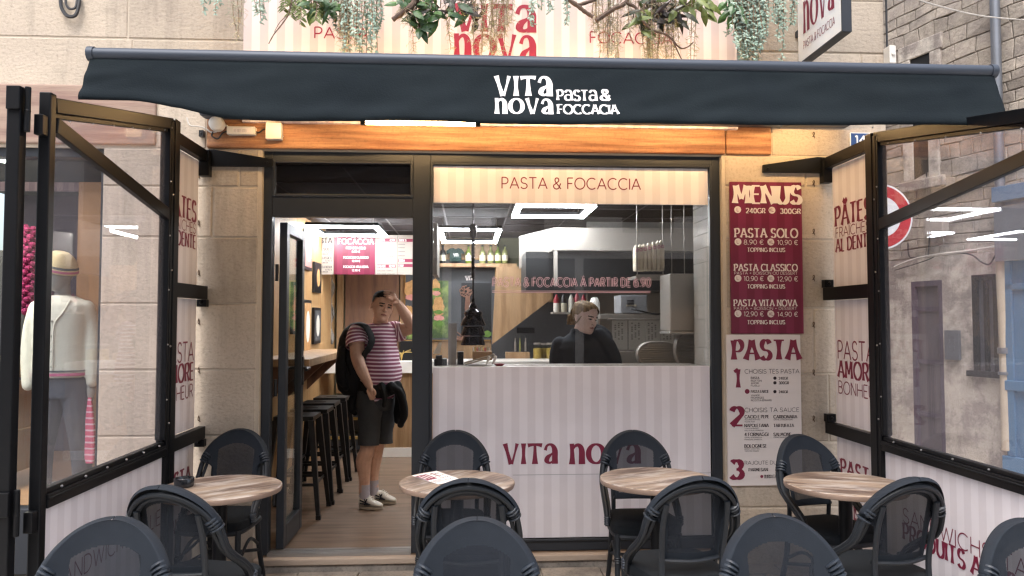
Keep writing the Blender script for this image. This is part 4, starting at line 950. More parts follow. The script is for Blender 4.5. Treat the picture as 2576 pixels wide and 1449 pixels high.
# black heat lamp on a coiled cord
YL = 1.0; c = at(1190, 868, YL); k = .0031
t = thing('heat_lamp', 'glossy black heat lamp of stacked cones on a coiled cord', 'lamp', c)
for n_, (r0, r1, ya, yb) in enumerate(((31, 24, 868, 846), (31, 23, 844, 821), (32, 21, 819, 794))):
    b = B(); b.lathe([(r0*k, 0), (r0*k, .006), (r1*k, (ya - yb)*k)], at(1190, ya, YL), 24); b.build('shade', 'chrome_black', t, smooth=True)
b = B(); b.lathe([(22*k, 0), (24*k, .012), (22*k, .03), (12*k, .05), (9*k, .08), (4*k, .1), (4*k, .13)], at(1190, 794, YL), 24); b.build('socket', 'chrome_black', t, smooth=True)
q_ = at(1190, 760, YL); zt_ = CZ; b = B(); b.tube([q_, (q_.x, q_.y, zt_)], .006, 6)
zz0, zz1 = at(1190, 700, YL).z, at(1190, 600, YL).z; b.tube([(q_.x + .014*math.cos(a*.8), q_.y + .014*math.sin(a*.8), zz0 + (zz1 - zz0) * a / 230) for a in range(231)], .0035, 5); b.build('cord', 'chrome_black', t, smooth=True)
b = B(); b.lathe([(.02, 0), (.03, .03), (.03, .09), (.016, .11)], at(1190, 598, YL), 12); b.build('cord_block', 'chrome_black', t, smooth=True)
# kitchen: hood, shelf, machine and so on
YH = 1.9
p, q = at(1397, 630, YH), at(1800, 575, YH)
t = thing('extractor_hood', 'wide stainless steel extractor hood above the kitchen line', 'hood', (p.x + .6, YH, p.z - .3))
b = B(); b.prism([(p.x - .02, YH - .0, p.z), (p.x - .02, YH, q.z), (xrw - .02, YH, q.z), (xrw - .02, YH, p.z)], (0, .75, 0)); b.prism([(p.x - .28, YH + .72, p.z - .12), (p.x - .28, YH + .72, q.z), (p.x - .022, YH + .002, q.z), (p.x - .022, YH + .002, p.z)], (.0, .03, 0)); b.build('canopy', 'steel', t, bevel=.003)
b = B(); b.box(p.x - .26, xrw - .02, YH + .1, YH + .74, p.z - .36, p.z - .004); b.build('filter_box', 'near_black', t); b = B(); b.box(p.x - .015, p.x + .02, YH + .0, YH + .03, p.z - .32, p.z - .002); b.build('corner_post', 'steel', t)
YK = .95
t = thing('hanging_shelf', 'steel shelf on thin rods over the kitchen line', 'shelf', at(1655, 700, YK))
p, q = at(1600, 700, YK), at(1725, 682, YK); b = B(); b.box(p.x, q.x, YK, YK + .3, p.z, p.z + .02); b.box(p.x, q.x, YK - .004, YK, p.z - .01, p.z + .03); b.build('plate', 'steel', t)
b = B()
for x in (1603, 1668, 1690, 1722): a_ = at(x, 690, YK + .05); b.tube([(a_.x, YK + .05, p.z), (a_.x, YK + .05, CZ)], .004, 6)
b.build('rods', 'steel', t, smooth=True)
for k in range(7):
    x = 1600 + k * 10.5; p = at(x, 682, YK + .1); h_ = (.21 + .006*k); b = B()
    b.loft([[p + Vector((dx*.05, dy*.05 + .02*math.sin(k), h_*u)) for dx, dy in ((-.3*w_, -1*w_), (.3*w_, -1*w_), (.3*w_, 1*w_), (-.3*w_, 1*w_))] for u, w_ in ((0, .9), (.15, 1), (.75, 1), (.9, .8), (1, .3))])
    o = single(b, 'pasta_bag', 'bag_paper', '%s pale pasta bag in the row on the hanging shelf' % ['first and leftmost', 'second', 'third', 'middle', 'fifth', 'sixth', 'last and rightmost'][k], 'bag', 'row of pasta bags on the hanging shelf', bevel=.006)
    b = B(); q_ = p + Vector((0, -.052, h_*.78)); b.tube([q_ + Vector((.011*math.cos(a*.6), .02*math.sin(k), .011*math.sin(a*.6))) for a in range(11)], .003, 4); b.build('ring_mark', 'pink_paint', o)
YK2 = 1.35
t = thing('kitchen_machine', 'grey boxed kitchen machine with round vents and a cable on a shelf', 'machine', at(1595, 790, YK2))
IB('case', None, None, 'grey_plastic', 1562, 742, 1628, 788, YK2, .3, .005, parent=t)
b = B()
for k in range(5): p = at(1586, 756 + k*3.5, YK2 - .002); b.box(p.x - .03, p.x + .03, YK2 - .003, YK2 - .001, p.z - .003, p.z + .003)
b.build('vents', 'near_black', t); b = B(); b.tube(spline([at(1589, 777, YK2 - .02), at(1610, 782, YK2 - .05), at(1650, 790, YK2 - .04), at(1680, 786, YK2)], 6), .008, 6); b.build('cable', 'near_black', t, smooth=True)
IB('label', None, None, 'label_paper', 1575, 766, 1601, 771, YK2 - .003, .002, 0, parent=t)
IB('wall_shelf', 'steel shelf under the grey kitchen machine', 'shelf', 'steel', 1510, 790, 1720, 803, YK2 - .02, .36)
b = B(); p = at(1496, 828, 1.5); b.lathe([(.045, 0), (.047, .02), (.045, .22), (.03, .26), (.02, .27)], p, 16); single(b, 'paper_roll', 'white_plastic', 'upright white cylinder beside the head of the woman', 'roll', smooth=True)
IB('wall_shelf', 'shelf holding sauce bottles above the dark kitchen wall', 'shelf', 'steel', 1390, 785, 1486, 790, 3.6, .2)
for k, (x, m_, h_) in enumerate(((1400, 'red_plastic', .2), (1418, 'sauce_dark', .2), (1437, 'paper', .2), (1452, 'red_plastic', .22), (1468, 'red_plastic', .2))):
    p = at(x, 785, 3.66); t = thing('sauce_bottle', ['red capped sauce bottle at the left end of the row', 'dark capped sauce bottle', 'white sauce bottle in the middle of the row', 'taller red capped sauce bottle right of the white one', 'red capped sauce bottle nearest the head of the woman'][k], 'bottle', p, 'sauce bottles on the kitchen shelf')
    b = B(); b.lathe([(.032, 0), (.035, .01), (.035, h_*.5), (.03, h_*.55)], p, 12); b.build('body', 'label_paper' if k % 2 else 'paper', t, smooth=True)
    b = B(); b.lathe([(.034, h_*.5), (.034, h_*.72), (.012, h_*.95), (.008, h_)], p, 12); b.build('cap', m_, t, smooth=True)
t = thing('steel_cabinet', 'pale rounded steel cabinet beside the tiled wall', 'cabinet', at(1716, 836, .62)); IB('case', None, None, 'steel', 1686, 688, 1748, 834, .62, .3, .012, parent=t); IB('lower_edge', None, None, 'tile_white', 1684, 834, 1752, 842, .6, .3, .01, parent=t)
for k, (x0, x1) in enumerate(((1540, 1578), (1582, 1622), (1624, 1660), (1662, 1694))):
    b = B(); p, q = at(x0, 880, 1.2), at(x1, 806, 1.2); b.box(p.x, q.x, 1.2, 1.203, p.z, q.z); t = single(b, 'order_sheet', 'paper', ['order sheet at the left of the row over the griddles', 'second order sheet with long handwritten columns', 'third order sheet in the row over the griddles', 'order sheet at the right of the row, by the steel cabinet'][k], 'paper', 'order sheets over the griddles')
    b = B(); [b.box(p.x + .02 + .028*j, p.x + .034 + .028*j, 1.1985, 1.1995, q.z - .02 - .016*i - .006, q.z - .02 - .016*i) for j in range(3) for i in range(9) if (i*7 + j*3 + k) % 4]; b.build('handwriting', 'ink', t)
IB('wall_rail', 'steel rail holding the order sheets', 'rail', 'steel', 1530, 801, 1700, 806, 1.19, .03)
YG = .85
for k, (x0, x1, y0, y1) in enumerate(((1603, 1710, 858, 925), (1698, 1792, 836, 925))):
    p, q = at(x0, y1, YG - .1*k), at(x1, y0, YG - .1*k); cx, cz = (p.x + q.x) / 2, (p.z + q.z) / 2; rx, rz = (q.x - p.x) / 2, (q.z - p.z) / 2; Yg = YG - .1*k
    t = thing('griddle_lid', ['ridged oval griddle lid left of the other one', 'ridged oval griddle lid against the tiled wall'][k], 'griddle', (cx, Yg, cz - rz), 'ridged griddle lids')
    b = B(); b.loft([[Vector((cx + rx*s_*math.copysign(abs(math.cos(a*.262))**.8, math.cos(a*.262)), Yg + dy, cz + rz*s_*math.copysign(abs(math.sin(a*.262))**.8, math.sin(a*.262)))) for a in range(24)] for s_, dy in ((1, .06), (1, .02), (.95, 0), (.9, .004))]); b.build('shell', 'steel', t, smooth=True)
    b = B()
    for j in range(9):
        v_ = -.8 + 1.6*j/8; l = rx*.88*math.sqrt(max(.05, 1 - v_*v_)); b.tube([(cx - l, Yg - .002, cz + v_*rz*.85), (cx + l, Yg - .002, cz + v_*rz*.85)], .006, 6)
    b.build('ridges', 'steel', t, smooth=True)
IB('kitchen_unit', 'steel kitchen unit under the order sheets', 'unit', 'steel', 1500, 884, 1796, 990, 1.3, .5)
# near counter just behind the window, with its clutter
zc_ = at(1430, 918, .45).z
b = B(); b.box(wx0 + .03, px_ - .02, .2, .62, zc_ - .05, zc_); b.box(wx0 + .03, px_ - .02, .22, .6, fz, zc_ - .051); single(b, 'service_counter', 'steel', 'steel service counter just inside the shop window', 'counter')
b = B(); p, q = at(1240, 911, YS), at(1392, 905, YS); b.box(p.x, q.x, 3.9, YS + .15, p.z, q.z); single(b, 'back_worktop', 'white_corian', 'white worktop with jars left of the woman', 'worktop')
for k, (x, Y) in enumerate(((1352, 4.0), (1385, 4.0), (1369, 4.12))):
    p = at(x, 905, Y); t = thing('pasta_jar', ['glass jar of pasta left of the other jars', 'glass jar of pasta beside the shoulder of the woman', 'glass jar of pasta standing behind two others'][k], 'jar', p, 'glass jars of pasta')
    b = B(); b.lathe([(.05, .002), (.054, .02), (.054, .15), (.045, .17), (.045, .18)], p, 16); b.build('glass_body', 'jar_glass', t, smooth=True); b = B(); b.lathe([(.048, .004), (.05, .13), (.03, .14)], p, 14); b.build('pasta', 'pasta_yellow', t, smooth=True); b = B(); b.lathe([(.047, .18), (.047, .2)], p, 14); b.build('lid', 'steel', t, smooth=True)
t = IB('wooden_tray', 'long wooden tray on the white worktop beside the jars', 'tray', 'wood_panel', 1272, 886, 1333, 905, 4.0, .12)
IB('machine_arm', 'small black card terminal on a stem above the worktop', 'terminal', 'near_black', 1300, 824, 1345, 838, 4.2, .05)
for k, x in enumerate((1296, 1308, 1322)): p = at(x, 884, 4.05); b = B(); b.lathe([(.012, 0), (.012, .1), (.006, .13), (.005, .16)], p, 8); single(b, 'slim_bottle', ['steel', 'bottle_olive', 'steel'][k], ['slim pale bottle at left in the wooden tray', 'slim olive bottle in the middle of the wooden tray', 'slim pale bottle at right in the wooden tray'][k], 'bottle', smooth=True)
YN = .42
t = thing('cutlery_box', 'orange timber box of cutlery under the heat lamp', 'box', at(1212, 906, YN)); IB('box', None, None, 'wood_panel', 1189, 884, 1238, 906, YN, .12, .003, parent=t)
for k in range(9): p = at(1191 + k*5, 886, YN + .03 + (k % 3)*.025); b = B(); b.tube([p, p + Vector((.004*math.sin(k*2), 0, .035 + .012*math.sin(k*3.1)))], .005, 5); b.build('handle', ['paper', 'step_yellow', 'red_plastic', 'steel'][k % 4], t, smooth=True)
b = B(); b.tube([at(1168, 913, YN - .06), at(1238, 893, YN - .05)], .006, 6); b.tube([at(1170, 917, YN - .06), at(1242, 897, YN - .05)], .006, 6); b.ell(at(1241, 894, YN - .05), .014, 8, 6); single(b, 'tongs', 'steel', 'steel serving tongs leaning over the counter', 'tongs', smooth=True)
t = thing('card_terminal', 'black card terminal at the left end of the service counter', 'terminal', at(1107, 921, YN)); IB('base', None, None, 'near_black', 1092, 903, 1124, 921, YN, .12, .006, parent=t); IB('screen', None, None, 'grey_wall', 1096, 894, 1112, 903, YN + .03, .05, .003, parent=t)
IB('counter_sign', 'tall blank grey sign holder standing at the left of the service counter', 'sign holder', 'grey_plastic', 1127, 813, 1149, 921, YN + .1, .02)
IB('napkin_box', 'dark napkin box beside the grey sign holder', 'box', 'near_black', 1150, 885, 1166, 921, YN + .1, .1)
b = B(); p, q = at(1089, 890, YN), at(1104, 862, YN); b.prism([p, p + Vector((.05, 0, .0)), q + Vector((.02, 0, 0)), q], (0, .012, 0)); single(b, 'paper_menu', 'paper', 'folded paper menu leaning at the left window edge', 'menu')
for k, (x, y, m_, lb) in enumerate(((1223, 910, 'white_plastic', 'white spoon handle lying on the service counter'), (1239, 909, 'white_plastic', 'white spatula handle beside the spoon handle'), (1256, 914, 'red_plastic', 'small red dish on the service counter'))):
    b = B(); p = at(x, y + 8, YN - .08)
    if k < 2: b.tube([p, p + Vector((.02, .01, .05))], [.006, .011], 8); b.ell(p + Vector((.02, .01, .05)), .012, 8, 6)
    else: b.lathe([(.02, 0), (.04, .02), (.038, .02), (.018, .006)], p, 14)
    single(b, 'kitchen_tool', m_, lb, 'tool', smooth=True)
IB('side_screen', 'menu screen seen edge on at the left of the shop window', 'screen', 'board_white', 1086, 560, 1100, 690, 1.2, .5)

# ================================================================ clothes shop next door
nx0, nx1 = -4.2, X0(240); NZ0, NZ1 = .42, Z0(392, 100)
mat('curtain', '8f7a80', .8, var=.1); stripes('curtain_slats', '9a8288', '86707a', .09, 0, .7); mat('dim_purple', '4d4350', .9, var=.15); mat('shop_wood', '9c7350', .6, var=.15)
t = thing('clothes_shop_window', 'dark framed clothes shop window left of the stone pier', 'window', (nx1 - .6, .05, 0))
b = B(); b.box(nx1, xs_l - .002, .03, .14, 0, NZ1 + .12); b.box(nx0, nx1, .03, .14, NZ1, zl0 + .018); b.box(nx0, nx1, .03, .14, 0.02, NZ0); b.build('window_frame', 'frame_paint', t, bevel=.004)
b = B(); b.box(nx0, nx1, .09, .096, NZ0, NZ1); b.build('glass_pane', 'door_glass', t)
b = B(); b.box(nx0, nx1 + .06, .15, 2.2, NZ0 - .05, NZ0); b.build('display_floor', 'shop_wood', t)
b = B(); b.box(nx0, nx1 + .06, 2.2, 2.3, NZ0, NZ1 + .1); b.build('back_wall', 'dim_purple', t)
b = B(); b.box(nx1 + .02, nx1 + .06, .16, 2.2, NZ0, NZ1 + .1); b.build('side_wall', 'shop_wood', t)
b = B(); b.box(nx0, nx1 + .06, .15, 2.3, NZ1 + .1, NZ1 + .2); b.build('ceiling', 'dark_room', t)
p, q = at(100, 900, 1.5), at(206, 395, 1.5); b = B(); b.box(p.x - .5, q.x, 1.5, 1.54, at(150, 480, 1.5).z, NZ1 + .1); b.build('curtain', 'curtain_slats', t)
p = at(228, 600, 1.2); b = B(); b.box(p.x - .1, p.x + .1, 1.2, 1.24, NZ0, NZ1 + .05); b.build('timber_strip', 'shop_wood', t)
for k, (x, y) in enumerate(((140, 440), (20, 470), (-120, 450))):
    a_ = at(x, y, 1.0); tt = thing('spot_light', ['warm spot light above the mannequin', 'warm spot light over the folded clothes', 'warm spot light at the far left of the clothes shop'][k], 'light', (a_.x, .32, NZ1 + .09), 'spot lights in the clothes shop')
    b = B(); b.lathe([(.05, -.06), (.05, 0)], (a_.x, .32, NZ1 + .098), 12); b.build('housing', 'near_black', tt); b = B(); b.lathe([(.042, -.07), (.042, -.061)], (a_.x, .32, NZ1 + .098), 12); b.build('lens', lamp('spot_lens%d' % k, (1, .9, .76), 230), tt)
# shelf with folded clothes at the left edge of the picture
t = thing('display_shelf', 'low timber display shelf at the left edge, holding folded clothes', 'shelf', at(-20, 1190, .6))
for y_ in (935, 1090): p, q = at(-160, y_, .5), at(22, y_, .5); b = B(); b.box(p.x, q.x, .5, .95, p.z - .05, p.z); b.build('board', 'slat_wood', t)
p, q = at(-160, 1200, .52), at(18, 940, .52); b = B(); b.box(q.x - .03, q.x, .52, .93, p.z, q.z - .06); b.build('side', 'slat_wood', t)
for y_, n_, m_, lb in ((1088, 4, mat('green_knit', '4fae3a', .9, var=.15), 'pile of bright green knitwear on the timber shelf'), (1188, 5, mat('green_dark', '2f6d3c', .9, var=.15), 'pile of dark green knitwear under the timber shelf'), (934, 2, mat('cream_knit', 'd7c8ac', .9, var=.08), 'cream folded knitwear on top of the timber shelf')):
    b = B(); p = at(-2, y_, .55)
    for j in range(n_): b.box(p.x - .16, p.x + .035 + .008*(j % 2), .54, .9, p.z + j*.05 + .002, p.z + j*.05 + .047)
    single(b, 'folded_clothes', m_, lb, 'clothes', bevel=.018)
b = B(); p = at(68, 790, .9)
for k in range(60): a = k * 2.4; z_ = p.z + k*.011; b.ell((p.x + .03*math.cos(a), .9 + .03*math.sin(a), z_), (.03, .03, .022), 6, 4)
single(b, 'feather_boa', mat('magenta', '8f2a5a', .95, var=.4, vs=30), 'magenta fluffy garment hanging between the black posts', 'garment', smooth=True)
b = B(); p = at(-10, 930, 1.0); b.box(p.x - .35, p.x + .2, 1.0, 1.06, p.z, p.z + .9); single(b, 'shop_backdrop', 'grey_wall', 'grey backdrop board behind the folded clothes', 'panel', bevel=.01)

# ================================================================ alley on the right
A0 = atZ(2400, 1175, 0); AA = R(-74); eA = Vector((math.cos(AA), math.sin(AA), 0)); nA = Vector((math.sin(AA), -math.cos(AA), 0))
def atW(x, y, off=0):
    """picture point on the alley wall plane, in the wall's own frame (along, depth, height)"""
    d = ray(x, y); o = A0 + nA * off; k = (o - CAM).dot(nA) / d.dot(nA); p = CAM + d * k; return (p - A0).dot(eA), p.z
alley = thing('alley_house', 'old rubble and plaster house along the alley', 'building', A0); WPOS[alley.name] = Vector()
alley.rotation_euler = (0, 0, AA)
uB, _ = atW(2541, 900); zmid = atW(2420, 640)[1]
b = B(); r = random.Random(4); z = zmid
while z < 9:
    h = .09 + r.random() * .11; ashlar(b, -6, uB + .8, [z, z + h], lmin=.1, lmax=.38, seed=int(z*100), depth=.009); z += h
for v_, i in zip(b.v, range(len(b.v))): v_ += Vector((mnoise.noise(v_*3), mnoise.noise(v_*3 + Vector((5, 0, 0))) * .8, mnoise.noise(v_*3 + Vector((0, 9, 0))))) * .035
b.build('rubble_wall', 'rubble', alley, attr='tone')
b = B(); d0, _ = atW(2296, 900); d1, _ = atW(2374, 900); dz = atW(2340, 706)[1]; w0, _ = atW(2446, 800); w1, _ = atW(2510, 800); wz1 = atW(2480, 690)[1]; wz0 = atW(2480, 934)[1]
for (u0, u1, z0, z1) in ((-9, d0, 0, zmid), (d0, d1, dz, zmid), (d1, w0, 0, zmid), (w0, w1, 0, wz0), (w0, w1, wz1, zmid), (w1, uB + .8, 0, zmid)):
    nu, nz = max(2, int((u1-u0)/.12)), max(2, int((z1-z0)/.12))
    b.grid([[(u0 + (u1-u0)*i/nu, .012*mnoise.noise(Vector((u0 + (u1-u0)*i/nu, 0, z0 + (z1-z0)*j/nz))*2.5) if 0 < i < nu and 0 < j < nz else 0, z0 + (z1-z0)*j/nz) for i in range(nu+1)] for j in range(nz+1)])
b.build('plaster_wall', 'plaster', alley, smooth=True)
b = B(); b.box(-9, uB + .8, .06, .4, 0, 9)
b.build('wall_core', 'mortar', alley)
for (u0, u1, z0, z1, nm) in ((d0, d1, 0, dz, 'door'), (w0, w1, wz0, wz1, 'window')):
    b = B(); b.box(u0, u1, .045, .058, z0, z1); f = b.build(nm, mat('door_dark_' + nm, '5a5358' if nm == 'door' else '4a4a50', .6, var=.2), alley)
    b = B(); b.box(u0, u0 + .05, .0, .044, z0, z1); b.box(u1 - .05, u1, .0, .044, z0, z1); b.box(u0 + .05, u1 - .05, .0, .044, z1 - .06, z1)
    if nm == 'window': b.box((u0+u1)/2 - .02, (u0+u1)/2 + .02, .01, .044, z0, z1 - .06); b.box(u0 - .04, u1 + .04, -.06, .044, z0 - .06, z0)
    else:
        for zz in (.5, 1.1, 1.7): b.box(u0 + .05, u1 - .05, .03, .044, zz, zz + .05)
    b.build('frame', 'rubble' if nm == 'window' else 'dim_purple', f)
u0, z1 = atW(2300, 360); u1, z0 = atW(2340, 425)
for (ua, ub, za, zb_) in ((u0, u1, z0 - .1, z1 + .5), (atW(2292, 150)[0], atW(2342, 150)[0], atW(2300, 200)[1], atW(2300, 148)[1])):
    b = B(); b.box(ua, ub, -.012, .03, za, zb_); f = b.build('upper_window', 'dark_room', alley); b = B(); b.box(ua - .14, ua, -.03, .03, za, zb_); b.box(ub, ub + .14, -.03, .03, za, zb_); b.box(ua - .2, ub + .2, -.05, .03, za - .12, za); b.box(ua - .16, ub + .16, -.03, .03, zb_, zb_ + .18); b.build('stone_surround', 'plaster', f, bevel=.01)
def WP(x, y, off): u, z = atW(x, y, off); return A0 + nA * off + eA * u + Vector((0, 0, z))
t = thing('drain_pipe', 'grey zinc drain pipe high on the alley house, cream below', 'pipe', WP(2520, 1090, .1))
a_, c_ = WP(2520, 640, .1), WP(2521, 1095, .1); b = B(); b.tube([(a_.x, a_.y, a_.z), (a_.x, a_.y, 8.5)], .047, 12); b.build('upper_pipe', 'zinc', t, smooth=True)
b = B(); b.tube([(a_.x, a_.y, a_.z), (a_.x + .02, a_.y, a_.z - .9), (a_.x + .01, a_.y, .3)], .06, 12); b.build('lower_pipe', mat('old_cream', 'bdb09c', .7, var=.15, vs=6), t, smooth=True)
b = B()
for zz in (a_.z, a_.z - 1.0, a_.z - .97, 1.05): b.tube([(a_.x + .01, a_.y, zz), (a_.x + .01, a_.y, zz + .03)], .07, 12)
b.build('collars', 'zinc', t, smooth=True)
def wcable(pts, r, m, lb): b = B(); b.tube(spline([WP(x, y, .06) for x, y in pts], 6), r, 6); single(b, 'cable', m, lb, 'cable', smooth=True)
wcable([(2250, 672), (2300, 652), (2360, 640), (2430, 632), (2505, 620)], .014, 'cable_white', 'pale cable bundle crossing the alley house wall')
wcable([(2284, 610), (2286, 640), (2300, 648), (2380, 636), (2440, 640), (2470, 660), (2490, 664), (2505, 640)], .008, 'cable', 'dark sagging cable below the pale bundle')
wcable([(2340, 560), (2338, 600), (2335, 645)], .007, 'cable', 'dark vertical cable joining the bundle on the alley house')
wcable([(2250, 680), (2290, 668), (2330, 655), (2350, 646)], .006, 'cable', 'thin dark cable rising to the left end of the bundle')
b = B(); b.tube(spline([at(2225, -30, .3), at(2350, 12, 1.0), at(2470, 40, 1.5), at(2600, 52, 2)], 8), .006, 5); single(b, 'cable', 'cable_white', 'thin pale wire strung across the alley at the top', 'cable', smooth=True)
p = WP(2365, 572, .05); b = B(); b.box(-.12, .12, -.1, .0, -.1, .1); o = single(b, 'wall_box', mat('box_pale', 'a59c94', .7), 'pale square box on the alley house wall', 'box', bevel=.01); o.location = p; o.rotation_euler = (0, 0, AA)
p = WP(2399, 868, .03); b = B(); b.box(-.09, .09, -.03, .0, -.16, .16); [b.box(-.05 + i*.06, -.02 + i*.06, -.034, -.031, -.12 + j*.07, -.08 + j*.07) for i in range(2) for j in range(4)]; o = single(b, 'intercom', 'zinc', 'grey metal intercom panel on the pale plaster', 'intercom', bevel=.004); o.location = p; o.rotation_euler = (0, 0, AA)
# blue shopfront further along
bs = thing('blue_shopfront', 'blue painted timber shopfront at the right edge', 'shopfront', A0); WPOS[bs.name] = Vector(); bs.rotation_euler = (0, 0, AA)
zt_ = atW(2560, 470)[1]
b = B(); b.box(uB + .02, uB + 3, -.1, -.02, .0, zt_); b.build('body', 'blue_paint', bs)
b = B()
for (z0, z1, pr_) in ((.0, .25, .05), (.9, 1.0, .04), (1.9, 1.96, .03), (2.45, 2.55, .06), (zt_ - .15, zt_, .1)): b.box(uB + .0, uB + 3, -.1 - pr_, -.101, z0, z1)
for k in range(5): b.box(uB + .05 + k*.55, uB + .13 + k*.55, -.13, -.101, .25, 2.45)
b.build('mouldings', 'blue_paint', bs, bevel=.006)
b = B(); b.box(uB + .02, uB + 3, -.2, -.101, zt_ - .75, zt_ - .2) ; b.build('sign_fascia', 'zinc', bs)
# round road sign at the alley mouth
c = at(2212, 546, 1.5); rr = 86 * (6.4 / 1900)
t = thing('road_sign', 'round white road sign with a red rim behind the right screen', 'road sign', (c.x, 1.5, 0))
b = B(); b.lathe([(rr, 0), (rr, .02), (rr * .985, .024)], c, 48, (0, -1, 0)); b.build('plate', 'sign_white', t, smooth=True)
b = B(); b.lathe([(rr * .94, .0245), (rr * .94, .0255)], c, 48, (0, -1, 0)); b.build('red_rim', 'sign_red', t); b = B(); b.lathe([(rr * .62, .026), (rr * .62, .027)], c, 40, (0, -1, 0)); b.build('white_centre', 'sign_white', t)
b = B(); b.tube([(c.x, 1.54, 0), (c.x, 1.54, c.z + rr)], .03, 10); b.build('pole', 'zinc', t, smooth=True)
# ================================================================ the other side of the street, seen in reflections only
ob = thing('opposite_building', 'pale stone building across the street behind the camera', 'building', (0, -12, 0))
b = B(); b.box(-16, 16, -13, -12, 0, 9.0); b.build('wall', mat('far_stone', 'd2cac0', .9, var=.12), ob)
b = B()
for k in range(10):
    for z_ in (3.6, 6.6): b.box(-14.5 + k*3, -13.3 + k*3, -12.02, -11.99, z_, z_ + 1.9)
    b.box(-15.4 + k*3, -12.6 + k*3, -12.02, -11.99, .3, 3.0)  # unseen ground floor openings, widened to keep reflections in the shop window dark
b.build('window_openings', 'dark_room', ob)
# ================================================================ chairs and tables
mat('chair_tube', '171c22', .52, var=.12, vs=9, bump=.06, bs=60, spec=.4); mat('chair_wrap', '262d36', .45, var=.1, bump=.1, bs=80)
seethrough('chair_cloth', '1e242c', .01, .75); seethrough('chair_mesh', '1c2129', .15, .8)
mat('seat_cloth', '15191d', .85, var=.15, vs=20, bump=.3, bs=300, spec=.2)
def tabletop_mat():
    m = mat('table_wood', '92806f', .4, var=.3, vs=3, stretch=(1.2, 9, 1), bump=.06, bs=40, col2='55443c', c2s=1.9, c2lo=.42, c2hi=.62, coat=.1)
    t = m.node_tree; L = t.links.new; p = t.nodes['Principled BSDF']
    tc = nn(t, 'ShaderNodeTexCoord'); mp = nn(t, 'ShaderNodeMapping'); mp.inputs['Scale'].default_value = (2.2, 13, 1); mp.inputs['Location'].default_value = (3, 1, 0); L(tc.outputs['Object'], mp.inputs[0])
    n = nn(t, 'ShaderNodeTexNoise', Scale=1.6, Detail=7.0, Roughness=.7); L(mp.outputs[0], n.inputs[0])
    r = nn(t, 'ShaderNodeMapRange'); r.inputs[1].default_value = .5; r.inputs[2].default_value = .62; r.inputs[4].default_value = .85; L(n.outputs[0], r.inputs[0])
    src = p.inputs['Base Color'].links[0].from_socket; mx = nn(t, 'ShaderNodeMix', data_type='RGBA'); mx.inputs[7].default_value = (*lin('b0a8a2'), 1); L(r.outputs[0], mx.inputs[0]); L(src, mx.inputs[6]); L(mx.outputs[2], p.inputs['Base Color'])
tabletop_mat(); mat('table_edge', '917b6c', .4, var=.2, vs=8, col2='6f5d52', c2s=4)

